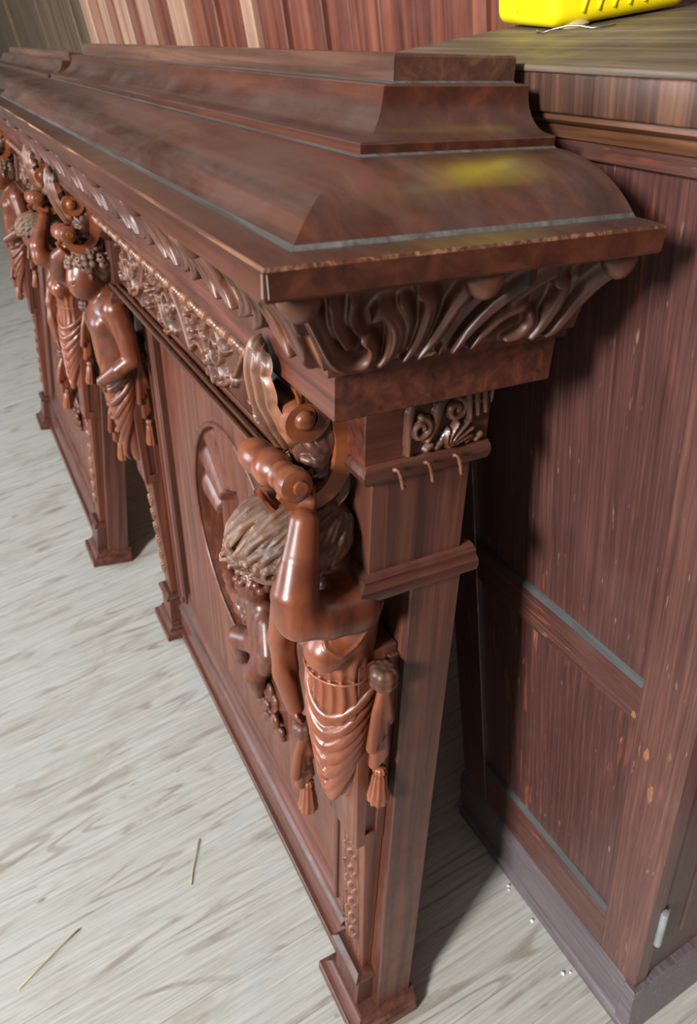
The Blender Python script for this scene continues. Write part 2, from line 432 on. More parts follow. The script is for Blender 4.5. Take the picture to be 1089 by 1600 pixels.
def slab_relief(name, plane, u0, u1, v0, v1, step, strokes, mat, parent, base, hfun=None, back=0.004):
    """relief on a panel facing -x (plane 'x') or -y (plane 'y'), raised toward the viewer"""
    nu, nv = max(2, int((u1 - u0) / step)), max(2, int((v1 - v0) / step))
    U, V = np.meshgrid(np.linspace(u0, u1, nu), np.linspace(v0, v1, nv), indexing='ij')
    H = relief(U, V, strokes)
    if hfun is not None: H = hfun(U, V, H)
    H[0, :] = H[-1, :] = -back; H[:, 0] = H[:, -1] = -back
    if plane == 'x': v = np.stack([base - H, U, V], -1).reshape(-1, 3)
    else: v = np.stack([U, base - H, V], -1).reshape(-1, 3)
    f = grid_faces(nu, nv)
    f = f[:, ::-1] if plane == 'x' else f
    return from_np(name, v, f, mat, parent, 60)

random.seed(7); rng = np.random.default_rng(7)

def thing(name, label, cat, loc=(0, 0, 0), rot=(0, 0, 0), group=None):
    o = bpy.data.objects.new(name, None); COL.objects.link(o); o.location = loc; o.rotation_euler = rot; o.empty_display_size = 0.05
    o['label'] = label; o['category'] = cat
    if group: o['group'] = group
    return o
def structure(o): o['kind'] = 'structure'; return o

# ================================================================== SETTING
# floor: boards run along x
fl = bpy.data.objects.new('floor', None); COL.objects.link(fl); structure(fl)
BW = 0.108; y = -0.62; k = 0
ends = {}
while y < 8.9:
    w_ = BW * (1 + 0.05 * math.sin(k * 2.3))
    xs = [-3.2, 2.2]
    for a, b in zip(xs[:-1], xs[1:]):
        o = box('plank', a + 0.0004, b - 0.0004, y + 0.0002, y + w_ - 0.0002, -0.022, 0.0002 * math.sin(k * 3.7), 'floor', fl, 0.0005)
    y += w_; k += 1
sub = box('subfloor', -3.2, 2.2, -0.62, 8.9, -0.04, -0.0225, 'darkwood', fl, 0)

# back wall of upright boards, parallel to the carved fronts
WX = 0.70
wall = bpy.data.objects.new('wall_back', None); COL.objects.link(wall); structure(wall)
box('backing', WX + 0.02, WX + 0.06, -0.4, 8.9, 0, 3.5, 'wall_red', wall, 0)
seams = [-0.4, 0.1, 0.55, 0.965, 1.231, 1.335, 1.423, 1.6, 1.77, 2.0, 2.26, 2.58, 2.85, 3.09, 3.33]
for a, b in zip(seams[:-1], seams[1:]):
    box('board', WX, WX + 0.02, a + 0.0015, b - 0.0015, 0, 2.6, 'wall_red', wall, 0.002)
far = [3.33, 3.62, 3.95, 4.45, 5.09, 5.6, 6.2, 7.0, 7.9, 8.9]
for i, (a, b) in enumerate(zip(far[:-1], far[1:])):
    box('board', WX - 0.02 - 0.012 * (i % 2), WX + 0.018, a + 0.006, b - 0.006, 0, 2.6, 'wall_tan', wall, 0.004)
for yb, wd, th, mt in [(0.955, 0.03, 0.010, 'wall_red'), (1.423, 0.012, 0.012, 'wall_red'), (1.60, 0.03, 0.014, 'wall_red'), (1.77, 0.06, 0.016, 'wall_pale'), (2.0, 0.06, 0.016, 'wall_red'), (2.26, 0.14, 0.018, 'wall_pale'), (2.58, 0.13, 0.020, 'wall_pale'), (2.85, 0.15, 0.020, 'wall_pale'), (3.09, 0.10, 0.024, 'wall_pale'), (3.33, 0.12, 0.034, 'wall_pale')]:
    box('batten', WX - th, WX + 0.005, yb - wd / 2, yb + wd / 2, 0, 2.6, mt, wall, 0.003)

structure(box('ceiling', -3.2, 0.8, -1.7, 9.0, 3.5, 3.55, 'plaster', None, 0))
structure(box('wall_near', -3.2, 2.2, -1.7, -1.62, 0, 3.5, 'plaster', None, 0))
structure(box('wall_far', -3.2, 0.8, 8.9, 8.98, 0, 3.5, 'plaster', None, 0))
# ================================================================== CARVED FRONT (one unit in its own frame: front is -x, length +y)
XF, XB, Y0, Y1 = -0.225, 0.012, -0.1, 1.133
NEAR, FAR = 0.062, 0.956         # pilaster centres

def bed_moulding(root):
    prof = []
    for t in np.linspace(0, 1, 64):
        # cyma: out at the top, in at the bottom
        d = 0.020 + 0.036 * (t ** 0.75) + 0.004 * math.sin(t * math.pi)
        prof.append((d, 1.0635 - 0.057 * t))
    prof = np.array(prof); n = len(prof)
    tan = np.gradient(prof, axis=0); nrm = np.stack([tan[:, 1], -tan[:, 0]], 1); nrm /= np.linalg.norm(nrm, axis=1)[:, None]
    nrm[nrm[:, 0] > 0] *= -1       # outward = smaller inset
    def end_strokes():
        S = []
        def s(p, w, h=0.010, g=3, **k): S.append(dict(p=p, w=w, h=h, g=g, **k))
        s([(.035, .10), (.035, .45), (.055, .80), (.11, .98), (.165, .93), (.185, .76), (.165, .64)], [.03, .035, .035, .035, .03, .022, .026], 0.011)
        s([(.10, .12), (.085, .40), (.105, .70)], [.022, .026, .014], 0.010)
        s([(.15, .14), (.13, .36), (.14, .55)], [.018, .022, .014], 0.008)
        s([(.205, .98), (.25, .80), (.265, .52), (.235, .28), (.20, .34)], [.02, .035, .04, .035, .02], 0.012, 4)
        s([(.29, .80), (.305, .5), (.285, .22)], [.014, .024, .02], 0.009)
        s([(.285, .99), (.335, .78), (.365, .45), (.365, .20), (.335, .12)], [.018, .03, .034, .03, .02], 0.011, 4)
        s([(.335, .99), (.395, .75), (.44, .42), (.475, .12)], [.012, .028, .03, .03], 0.012, 3)
        s([(.415, .98), (.45, .70), (.50, .40), (.555, .14)], [.012, .024, .028, .026], 0.010, 3)
        s([(.465, .97), (.52, .72), (.59, .42), (.67, .12)], [.014, .028, .03, .024], 0.012, 3)
        s([(.535, .97), (.575, .80), (.64, .58), (.705, .50)], [.012, .026, .03, .024], 0.011, 3)
        s([(.595, .90), (.645, .80), (.69, .76)], [.012, .02, .014], 0.008, 0)
        s([(.68, .94), (.735, .90), (.765, .76), (.745, .62)], [.016, .026, .026, .018], 0.010, 0)
        s([(.66, .45), (.72, .22), (.76, .10)], [.016, .02, .02], 0.008, 2)
        s([(.775, .97), (.815, .80), (.835, .52), (.815, .26), (.785, .24)], [.016, .03, .034, .028, .016], 0.012, 4)
        s([(.855, .62), (.865, .36), (.85, .18)], [.012, .02, .016], 0.008, 0)
        s([(.83, .99), (.885, .84), (.925, .52), (.965, .14)], [.016, .03, .034, .03], 0.012, 4)
        return S
    def front_strokes(nrep):
        S = []
        for r in range(nrep):
            o = r / nrep; q = 1.0 / nrep
            for a, sgn in ((0.25, 1), (0.75, -1)):
                c = o + a * q
                S.append(dict(p=[(c - .20 * q * sgn, .98), (c - .05 * q * sgn, .7), (c, .4), (c + .08 * q * sgn, .1)], w=[.02 * q * 2, .05 * q * 2, .05 * q * 2, .04 * q * 2], h=.011, g=3))
                S.append(dict(p=[(c + .02 * q * sgn, .97), (c + .14 * q * sgn, .7), (c + .18 * q * sgn, .35), (c + .10 * q * sgn, .2)], w=[.02 * q * 2, .04 * q * 2, .05 * q * 2, .03 * q * 2], h=.012, g=3))
                S.append(dict(p=[(c - .14 * q * sgn, .5), (c - .16 * q * sgn, .15)], w=[.03 * q * 2, .04 * q * 2], h=.009, g=2))
        return S
    def run(nm, kind, nu, strokes, aspect):
        u = np.linspace(0, 1, nu); v = np.linspace(0, 1, n)
        U, V = np.meshgrid(u, v, indexing='ij')
        # strokes are written with widths in u; stretch v so that widths stay round
        S = []
        for st in strokes:
            st = dict(st); st['p'] = [(a, b * aspect) for a, b in st['p']]; S.append(st)
        H = relief(U, V * aspect, S)
        for _ in range(4):
            H[1:-1] = (H[:-2] + 2 * H[1:-1] + H[2:]) / 4; H[:, 1:-1] = (H[:, :-2] + 2 * H[:, 1:-1] + H[:, 2:]) / 4
        fade = np.clip(np.minimum(U, 1 - U) / 0.012, 0, 1) * np.clip((1 - V) / .05, 0, 1); H = 0.001 + H * fade * .85
        d = prof[None, :, 0] + nrm[None, :, 0] * H; z = prof[None, :, 1] + nrm[None, :, 1] * H
        if kind == 'near': X = (XF + d) + U * (XB - (XF + d)); Y = Y0 + d + 0 * U
        elif kind == 'far': X = (XF + d) + U * (XB - (XF + d)); Y = Y1 - d + 0 * U
        else: X = XF + d + 0 * U; Y = (Y0 + d) + U * ((Y1 - d) - (Y0 + d))
        vv = np.stack([X, Y, z + 0 * U], -1).reshape(-1, 3); ff = grid_faces(nu, n)
        if kind != 'near': ff = ff[:, ::-1]
        if kind == 'far': ff = ff
        return from_np(nm, vv, ff, 'carve', root, None, True)
    asp = 0.065 / 0.19
    o = run('bed_moulding', 'near', 300, end_strokes(), asp); o['label'] = 'acanthus leaf carving under the shelf end'
    run('bed_moulding', 'front', 900, front_strokes(9), 0.065 / 1.12)
    run('bed_moulding', 'far', 120, end_strokes(), asp)
    # leaf-tip drops hanging from the shelf edge
    def drop(x, y, r=0.011):
        F = Field((x - .02, y - .02, 1.036), (x + .02, y + .02, 1.07), 0.0014)
        F.ell((x, y - .004, 1.0600), (r * 1.15, r * .9, .0085), 0.004); F.ell((x, y - .005, 1.0545), (r * .7, r * .6, .006), 0.004)
        return F.obj('leaf_drop', 'carve', root)
    d1 = drop(XF + .024, Y0 + .022, 0.010)
    me = d1.data
    base = (XF + .024, Y0 + .022)
    for (x, y) in [(-0.098, Y0 + .018), (-0.002, Y0 + .020)] + [(XF + .018, Y0 + .022 + t) for t in (0.14, 0.28, 0.42, 0.56, 0.7, 0.84, 0.98, 1.12)]:
        o = bpy.data.objects.new('leaf_drop', me); COL.objects.link(o); o.parent = root; o.location = (x - base[0], y - base[1], 0)

def beads(root):
    prof_ball = [(0.0005, -.0062), (.0035, -.005), (.0058, -.002), (.0062, 0), (.0058, .002), (.0035, .005), (.0005, .0062)]
    reel = [(.003, -.022)]
    for t in np.linspace(-1, 1, 21):
        reel.append((0.0044 + .0012 * math.cos(t * 8 * math.pi) + .0012 * (1 - t * t), t * .021))
    reel.append((.003, .022))
    b0 = lathe('bead', prof_ball, 'carve', root, (0, 0, 0), 'y', 12)
    r0 = lathe('reel', reel, 'carve', root, (0, 0, 0), 'y', 10)
    ys = np.arange(0.135, 0.91, 0.0655); first = True
    for yy in ys:
        for src, dy in ((b0, 0), (r0, 0.0335)):
            o = src if first else bpy.data.objects.new(src.name.split('.')[0], src.data)
            if not first: COL.objects.link(o); o.parent = root
            o.location = (-0.114, yy + dy, 0.9175)
        first = False
    box('bead_rail', -.110, -.03, .118, .90, .912, .9655, 'maho_y', root, .001)

def frieze(root):
    u0, u1, v0, v1 = 0.10, 0.92, 0.800, 0.906
    S = []; vm = 0.5 * (v0 + v1); P = 0.205
    n = 4
    for i in range(n):
        c = u0 + 0.01 + (i + 0.5) * P - 0.0
        sg = 1 if i % 2 == 0 else -1
        S.append(dict(p=[(c - P * .5, vm - sg * .032), (c - P * .3, vm + sg * .012), (c, vm + sg * .040), (c + P * .3, vm + sg * .012), (c + P * .5, vm + sg * .032)], w=.0042, h=.007))
        S.append(dict(p=spiral(c, vm - sg * .004, .040, .006, R(90 * sg), -1.6 * sg, 20), w=[.0045] * 12 + [.0035] * 7 + [.007], h=.0075))
        for a in np.linspace(0, 2 * math.pi, 7, endpoint=False):
            lx, ly = c + .030 * math.cos(a), vm - sg * .004 + .034 * math.sin(a)
            S.append(dict(p=[(lx, ly), (lx + .012 * math.cos(a + .8), ly + .012 * math.sin(a + .8)), (lx + .017 * math.cos(a + 1.7), ly + .015 * math.sin(a + 1.7))], w=[.003, .0075, .002], h=.009, g=2))
        for q in range(11):
            gx, gy = c + P * .42 + rng.normal(0, .009), vm + rng.normal(0, .018)
            S.append(dict(p=[(gx, gy), (gx + .0004, gy)], w=.0042, h=.010, smooth=False))
        for q in range(6):
            a = rng.uniform(0, 6.28); gx, gy = c + rng.uniform(-.09, .09), vm + rng.uniform(-.045, .045)
            S.append(dict(p=[(gx, gy), (gx + .01 * math.cos(a), gy + .01 * math.sin(a)), (gx + .02 * math.cos(a + .6), gy + .018 * math.sin(a + .6))], w=[.0025, .006, .0015], h=.008, g=2))
    o = slab_relief('frieze', 'x', u0, u1, v0, v1, 0.0013, S, 'carve', root, -0.083)
    o['label'] = 'frieze carved with scrolling vines and fruit'
    # scalloped lambrequin edge below the beads
    S = []
    for t in np.arange(0.115, 0.91, 0.0218):
        S.append(dict(p=[(t, 0.9085), (t, 0.897)], w=[.0095, .008], h=.0055, hollow=.55, smooth=False))
    slab_relief('scalloped_edge', 'x', u0, u1, 0.886, 0.915, 0.0013, S, 'carve', root, -0.094)

def cap_carving(root):
    # relief on the near end of the capital
    S = []
    def s(p, w, h=.006, g=0, **k): S.append(dict(p=p, w=w, h=h, g=g, **k))
    s([(-.074, .906), (-.074, .935), (-.070, .952)], [.003, .004, .004], .005)
    s(spiral(-.0655, .925, .009, .003, R(90), -1.2), .0035, .007)
    s([(-.058, .914), (-.052, .926), (-.048, .942), (-.038, .951), (-.028, .950)], [.003, .0045, .005, .005, .004], .006)
    s(spiral(-.036, .936, .009, .002, R(80), -1.3), .0036, .008)
    for i in range(5):
        u = -.028 + i * .0068
        s([(u, .950 + i * .0012), (u + .002, .938 + i * .0012), (u + .0035, .928 + i * .0015)], [.0038, .0042, .003], .010)
    for a, ln in ((-60, .018), (-30, .024), (0, .03), (35, .026), (70, .02)):
        b = R(60 + a * .6)
        s([(-.040, .905), (-.040 + ln * .5 * math.cos(b), .905 + ln * .35 * math.sin(b)), (-.036 + ln * math.cos(b), .906 + ln * .7 * math.sin(b))], [.002, .0042, .002], .006, 2)
    for i in range(7):
        s([(-.058 + i * .009, .906), (-.054 + i * .009, .909)], [.003, .0035], .005)
    o = slab_relief('capital_carving', 'y', -.080, -.006, .9035, .957, .0009, S, 'carve', root, 0.0125)
    o['label'] = 'carved scroll and gadroon ornament on the capital'
    # ribbon twists on the necking bead
    for i, u in enumerate((-.088, -.062, -.036)):
        pts = [(u + .010 * t - .003, .0015 - .004 * math.sin(t * math.pi), .901 - .016 * t + .004 * math.sin(t * 2 * math.pi)) for t in np.linspace(1, 0, 9)]
        tube('ribbon_twist', pts, 0.0016, 'carve', root, 6)

def pier(root, ya, yb, near):
    """square pier behind a pilaster; ya..yb along the front"""
    s = 'z'
    box('pier', -0.058, -0.006, ya, yb, 0.028, 0.778, 'maho_z', root, 0.0015)

def pilaster(root, yc, side):
    """lower herm shaft, pedestal and plinth; side=+1 when the free end of the unit is toward -y"""
    # plinth block and stepped base
    a, b = (-0.001, 0.115) if side > 0 else (0.903, 1.019)
    box('plinth', -0.100, 0.0, a, b, 0.0, 0.018, 'maho_y', root, 0.0015)
    hood2('plinth_step', [(0.0, .018), (.004, .020), (.006, .026), (.011, .030), (.012, .036)], -0.096, 0.0, a + .003, b - .003, 'maho_y', root)
    hw = 0.030
    hexa('pedestal', [(-.083, yc - hw - .002, .036), (-.058, yc - hw - .002, .036), (-.058, yc + hw + .002, .036), (-.083, yc + hw + .002, .036), (-.081, yc - hw - .002, .098), (-.058, yc - hw - .002, .098), (-.058, yc + hw + .002, .098), (-.081, yc + hw + .002, .098)], 'maho_z', root, .001)
    hood2('pedestal_cap', [(.004, .098), (.0, .101), (.0, .106), (.003, .109), (.007, .113)], -0.087, -0.058, yc - hw - .006, yc + hw + .006, 'maho_y', root)
    # tapering lower shaft with a sunk carved front
    w0, w1 = 0.024, 0.031
    pts = [(-.072, yc - w0, .113), (-.058, yc - w0, .113), (-.058, yc + w0, .113), (-.072, yc + w0, .113), (-.082, yc - w1, .405), (-.058, yc - w1, .405), (-.058, yc + w1, .405), (-.082, yc + w1, .405)]
    sh = hexa('shaft', pts, 'panel', root, .0012)
    # foliage drop on the front of the shaft
    S = []
    for i, z in enumerate(np.linspace(.16, .37, 7)):
        for sg in (-1, 1):
            S.append(dict(p=[(yc, z), (yc + sg * .008, z + .012), (yc + sg * .012, z + .022)], w=[.002, .005, .0015], h=.005, g=2))
        S.append(dict(p=[(yc, z + .005), (yc, z + .02)], w=[.003, .004], h=.006))
    def tilt(U, V, H): return H + (V - .13) * (.010 / .292)
    slab_relief('shaft_carving', 'x', yc - .018, yc + .018, .13, .39, .0016, S, 'carve', sh, -0.0735, tilt)
    # upper block that swells behind the drapery, with a fluted side
    v0, v1 = 0.033, 0.038
    ub = hexa('herm_block', [(-.094, yc - v0 + .0035, .405), (-.058, yc - v0 + .0035, .405), (-.058, yc + v0 - .0035, .405), (-.094, yc + v0 - .0035, .405), (-.102, yc - v1 + .0035, .70), (-.058, yc - v1 + .0035, .70), (-.058, yc + v1 - .0035, .70), (-.102, yc + v1 - .0035, .70)], 'panel', root, .003, 2)
    for sg in (-1, 1):
        for xa, xb_, za, zb in ((-.0935, -.0825, .4055, .69), (-.0695, -.0585, .4055, .69), (-.083, -.069, .4055, .424)):
            ka = v0 + (v1 - v0) * (za - .405) / .295; kb = v0 + (v1 - v0) * (zb - .405) / .295
            dx = -.008 * (zb - .405) / .295 if xa < -.09 else 0
            p = [(xa, yc + sg * (ka - .004), za), (xb_, yc + sg * (ka - .004), za), (xb_, yc + sg * ka, za), (xa, yc + sg * ka, za), (xa + dx, yc + sg * (kb - .004), zb), (xb_, yc + sg * (kb - .004), zb), (xb_, yc + sg * kb, zb), (xa + dx, yc + sg * kb, zb)]
            hexa('flute_edge', p, 'panel', ub, .0008)
    # necking moulding round the pier and the block above it
    ya, yb = (0.015, 0.115) if side > 0 else (0.903, 1.003)
    hood2('necking', [(.010, .772), (.008, .776), (.002, .779), (.0, .785), (.001, .790), (.005, .793), (.006, .797), (.012, .800)], -0.113, 0.002, ya - .012, yb + .012, 'maho_x', root)
    box('upper_block', -0.100, -0.010, ya + .001, yb - .001, .799, .890, 'maho_z', root, .001)
    hood2('capital_bead', [(.008, .884), (.004, .887), (.001, .892), (.0, .896), (.002, .900), (.006, .9025)], -0.113, 0.0, ya - .010, yb + .010, 'maho_x', root)
    box('capital', -0.110, 0.0, ya - .003, yb + .003, .9025, .966, 'maho_x', root, .001)

def hood2(name, prof, xf, xb, y0, y1, mat, parent):
    return hood(name, prof, xf, xb, y0, y1, mat, parent, 40)

def bracket(root, yc):
    """C-scroll bracket with volute, turned roll and acanthus leaf between head and beam"""
    br = bpy.data.objects.new('scroll_bracket', None); COL.objects.link(br); br.parent = root
    Vx, Vz = -.1445, .936
    path = []
    for t in np.linspace(0, 1, 30):
        r = .0045 + .0145 * t; a = R(-120) + t * R(570)     # grows outwards, ends at the top
        path.append((Vx - r * math.cos(a), Vz + r * math.sin(a)))
    pts = [(-.150, .9555), (-.137, .9545), (-.124, .947), (-.1155, .934), (-.1115, .917), (-.1115, .900), (-.1155, .885), (-.123, .874), (-.133, .867), (-.145, .866), (-.155, .870), (-.1625, .880)]
    pv = [Vector((p[0], 0, p[1])) for p in pts]
    from_spiral = [(Vx + (r) * math.cos(a), Vz + r * math.sin(a)) for r, a in [(.004 + .0145 * (t ** 0.9), R(100) - R(1.45 * 360) * (1 - t)) for t in np.linspace(0, 1, 34)]]
    allp = from_spiral[:-1] + pts
    # resample smoothly
    A = np.array(allp); s = np.r_[0, np.cumsum(np.linalg.norm(np.diff(A, axis=0), axis=1))]; tt = np.linspace(0, s[-1], 90)
    A = np.stack([np.interp(tt, s, A[:, 0]), np.interp(tt, s, A[:, 1])], 1)
    for _ in range(2): A[1:-1] = (A[:-2] + 2 * A[1:-1] + A[2:]) / 4
    yw = 0.025
    def sect(th):
        return [(-th, -yw), (th, -yw), (th, -yw + .004), (th * .45, -yw + .008), (th * .35, 0), (th * .45, yw - .008), (th, yw - .004), (th, yw), (-th, yw), (-th, 0)]
    sc_ = list(np.interp(np.linspace(0, 1, 90), [0, .25, .5, .7, 1], [.45, .7, 1.0, 1.15, .8]))
    sweep('scroll', [(p[0], yc, p[1]) for p in A], sect(.0072), 'figure', br, (0, 1, 0), scale=sc_, angle=50)
    # eye of the volute
    lathe('volute_eye', [(.0005, -.030), (.005, -.0295), (.0075, -.027), (.008, -.024), (.007, .024), (.0075, .028), (.0005, .030)], 'figure', br, (Vx, yc, Vz), 'y', 16)
    # turned roll at the foot of the scroll, lying along y
    rp = [(.0005, -.046), (.009, -.0455), (.0125, -.043), (.0135, -.036), (.0125, -.028), (.0095, -.025), (.0115, -.022), (.0118, -.018), (.0095, -.015), (.0145, -.010), (.0155, -.002), (.0145, .006), (.0105, .009), (.0122, .013), (.0145, .020), (.0140, .032), (.011, .040), (.0005, .042)]
    roll = lathe('turned_roll', rp, 'figure', br, (0, 0, 0), 'y', 22)
    roll.location = (-.1605, yc + .002, .889); roll.rotation_euler = (R(-6), 0, R(3))
    lathe('roll_boss', [(.0005, -.0485), (.0052, -.048), (.006, -.046), (.006, -.0435)], 'figure', roll, (0.001, 0, 0), 'y', 14)
    W = Field((-.165, yc - .03, .845), (-.10, yc + .03, .955), .0013)
    W.ell((-.130, yc, .904), (.016, .015, .030), .004)
    for i in range(6):
        a = R(-70 + i * 30); c0 = np.array((-.119, yc, .892))
        for sg in (-1, 1):
            q = [c0 + np.array((-.022 * math.cos(a) * t, sg * (.008 + .010 * math.sin(t * 2.6)), .030 * math.sin(a) * t + .012 * t)) for t in np.linspace(0.15, 1, 6)]
            W.chain(q, [.0045, .0055, .0058, .0052, .0042, .0030], .0016)
    W.obj('leaf_web', 'carve', br)
    # leaf cupped inside the scroll
    def leaf(nm, spine, width, curl, nlobes, mat='carve', thick=.0022):
        n_, m_ = 40, 21; sp = np.array(spine, float)
        s_ = np.linspace(0, len(sp) - 1, n_); P = np.stack([np.interp(s_, np.arange(len(sp)), sp[:, i]) for i in range(3)], 1)
        for _ in range(4): P[1:-1] = (P[:-2] + 2 * P[1:-1] + P[2:]) / 4
        T = np.gradient(P, axis=0); T /= np.linalg.norm(T, axis=1)[:, None]
        side = np.array([0, 1.0, 0]); N = np.cross(T, side); N /= np.linalg.norm(N, axis=1)[:, None]
        v = []
        for sgn in (1, -1):
            for i in range(n_):
                t = i / (n_ - 1)
                w_ = width * (math.sin(math.pi * min(1, t * .88 + .12)) ** .7 + .04) * (1 + .22 * abs(math.sin(t * math.pi * nlobes)) - .12)
                for j in range(m_):
                    a = j / (m_ - 1) * 2 - 1
                    hgt = curl * a * a + .0022 * math.cos(a * 5 * math.pi - t * 2) * (1 - t * .4) + sgn * thick * .5 * (1 - a * a) + .003 * (1 - abs(a)) ** 3
                    v.append(P[i] + side * (w_ * a) + N[i] * hgt)
        f = grid_faces(n_, m_); g = f[:, ::-1] + n_ * m_
        ring = [i * m_ for i in range(n_)] + [(n_ - 1) * m_ + j for j in range(1, m_)] + [i * m_ + m_ - 1 for i in range(n_ - 2, -1, -1)] + [j for j in range(m_ - 2, 0, -1)]
        rim = [(ring[i], ring[(i + 1) % len(ring)], ring[(i + 1) % len(ring)] + n_ * m_, ring[i] + n_ * m_) for i in range(len(ring))]
        return from_np(nm, np.array(v), f.tolist() + g.tolist() + rim, mat, br, 70, True)
    leaf('inner_leaf', [(-.146, yc, .874), (-.133, yc, .886), (-.128, yc, .902), (-.132, yc, .918), (-.140, yc, .921)], .018, .004, 5)
    leaf('acanthus_leaf', [(-.146, yc + .008, .900), (-.158, yc + .008, .920), (-.168, yc + .008, .944), (-.171, yc + .008, .968), (-.167, yc + .008, .985), (-.160, yc + .008, .988)], .024, -.006, 5)
    leaf('under_leaf', [(-.104, yc - .004, .886), (-.108, yc - .004, .868), (-.122, yc - .004, .856), (-.140, yc - .004, .852), (-.158, yc - .004, .858), (-.168, yc - .004, .868), (-.172, yc - .004, .878)], .020, .005, 3, 'figure', .004)
    return br

def tassel(parent, p, L, r):
    prof = [(.0005, 0), (r * .45, -.001), (r * .62, -L * .10), (r * .45, -L * .2), (r * .62, -L * .26), (r * .72, -L * .5), (r * .95, -L * .82), (r * .9, -L), (.0005, -L * .97)]
    o = lathe('tassel', prof, 'figure', parent, (0, 0, 0), 'z', 36, 9, .10, 70); o.location = p
    return o

def knot(F, c, r):
    for i in range(8):
        a = i * 2 * math.pi / 8
        for el in (-.5, .5):
            q = np.array(c) + r * .55 * np.array([math.cos(a) * math.cos(el), math.sin(a) * math.cos(el), math.sin(el)])
            F.ell(q, (r * .42, r * .42, r * .5), .0012)
    F.ell(c, (r * .72, r * .72, r * .75), .002)

def drapery(root_part, yc, Rk, Kk, far_hang=True, tip=0.462, ax=-0.106, swag=(.622, .476, .664, .518)):
    """cloth tied at two knots with swags between and falls ending in tassels"""
    F = Field((-.185, yc - .085, .40), (-.045, yc + .085, .70), 0.0014)
    # body of the cloth over the hips
    F.chain([(ax + .002, yc + .002, .655), (ax, yc, .60), (ax + .004, yc - .002, .54), (ax + .008, yc - .004, .495), (ax + .010, yc - .006, tip + .012)], [.031, .033, .027, .019, .010], .004)
    def rad(z): return np.interp(z, [tip, .50, .56, .60, .66, .70], [.008, .021, .029, .034, .035, .034])
    Rz, Kz = Rk[2], Kk[2]
    def fold(i, n, w):
        u = i / (n - 1)
        zb = zb0 + (zb1 - zb0) * u; ze = ze0 + (ze1 - ze0) * u; zs = Rz - .002 - .012 * u
        ts = [0, .25, .5, .68, .85, 1.0]; zz = [zs, zs + (zb - zs) * .55, zb + (zs - zb) * .12, zb, zb + (ze - zb) * .35, ze]
        ps = [-48, -12 + 8 * u, 28 + 14 * u, 58 + 8 * u, 95, 138]
        t = np.linspace(0, 1, 19); z = np.interp(t, ts, zz); p = np.interp(t, ts, ps)
        for _ in range(1): z[1:-1] = (z[:-2] + 2 * z[1:-1] + z[2:]) / 4; p[1:-1] = (p[:-2] + 2 * p[1:-1] + p[2:]) / 4
        pts = []; rr = []
        for k, (a, b) in enumerate(zip(z, p)):
            q = rad(a) * .985 + .0015 * math.sin(t[k] * math.pi); b = R(b)
            pts.append((ax + .003 - q * math.sin(b) * .98, yc - q * math.cos(b), a)); rr.append(w * (.5 + .55 * math.sin(math.pi * min(1, t[k] * .85 + .1))))
        F.chain(pts, rr, .0013)
    nf = 7
    zb0, zb1, ze0, ze1 = swag
    for i in range(nf): fold(i, nf, .0062)
    # falls below each knot
    def fall(c, L, spread):
        for i, off in enumerate((-.8, -.25, .3, .8)):
            F.chain([(c[0] + .002, c[1], c[2] - .006), (c[0] + off * spread * .6, c[1] - abs(off) * .002, c[2] - L * .5), (c[0] + off * spread, c[1] + off * .003, c[2] - L * (1 - .10 * i))], [.0045, .0055, .0062], .0022)
        for i, off in enumerate((-.4, .2, .6)):
            F.chain([(c[0] + off * spread * .7, c[1] + .002, c[2] - L * .8), (c[0] + off * spread * .8 + .001, c[1] + .003, c[2] - L * 1.36 + i * .006)], [.0050, .0064], .002)
    fall(Rk, .088, .012); fall(Kk, .068, .014)
    F.f += 0.0  # field complete
    dr = F.obj('drapery', 'figure', root_part)
    F2 = Field(np.array(Rk) - .026, np.array(Rk) + .026, .0011); knot(F2, Rk, .0155); F2.obj('rosette_knot', 'carve', root_part)
    F3 = Field(np.array(Kk) - .024, np.array(Kk) + .024, .0011); knot(F3, Kk, .0135); F3.obj('rosette_knot', 'carve', root_part)
    tassel(root_part, (Rk[0] + .004, Rk[1] + .003, Rk[2] - .128), .052, .0115)
    tassel(root_part, (Kk[0] + .005, Kk[1] + .001, Kk[2] - .088), .050, .0115)
    return dr

def face(F, c, fwd, up, s, h):
    """eyes, nose, mouth, chin, ears on a head of size s at c, looking along fwd"""
    f = np.array(fwd, float); f /= np.linalg.norm(f); u = np.array(up, float); u -= f * (u @ f); u /= np.linalg.norm(u); r = np.cross(f, u)
    P = lambda a, b, d: np.array(c) + s * (r * a + u * b + f * d)
    F.chain([P(0, .25, .88), P(0, -.08, 1.08), P(0, -.18, 1.12)], [s * .10, s * .13, s * .15], s * .15)
    for q in (-1, 1):
        F.ell(P(q * .36, .12, .86), (s * .15, s * .15, s * .09), s * .12, None, 'sub')
        F.ell(P(q * .36, .10, .80), (s * .15, s * .15, s * .14), s * .05)
        F.chain([P(q * .15, .30, .93), P(q * .50, .30, .80)], [s * .09, s * .07], s * .12)
        F.ell(P(q * .16, -.20, 1.0), (s * .10, s * .10, s * .09), s * .08)
        F.ell(P(q * .42, -.22, .70), (s * .26, s * .26, s * .26), s * .2)
        F.ell(P(q * .93, .0, -.05), (s * .10, s * .16, s * .24), s * .08)
    F.chain([P(-.22, -.47, .86), P(0, -.44, .97), P(.22, -.47, .86)], [s * .06, s * .09, s * .06], s * .06)
    F.chain([P(-.18, -.60, .84), P(0, -.60, .94), P(.18, -.60, .84)], [s * .06, s * .09, s * .06], s * .06)
    F.ell(P(0, -.85, .74), (s * .24, s * .24, s * .22), s * .2)

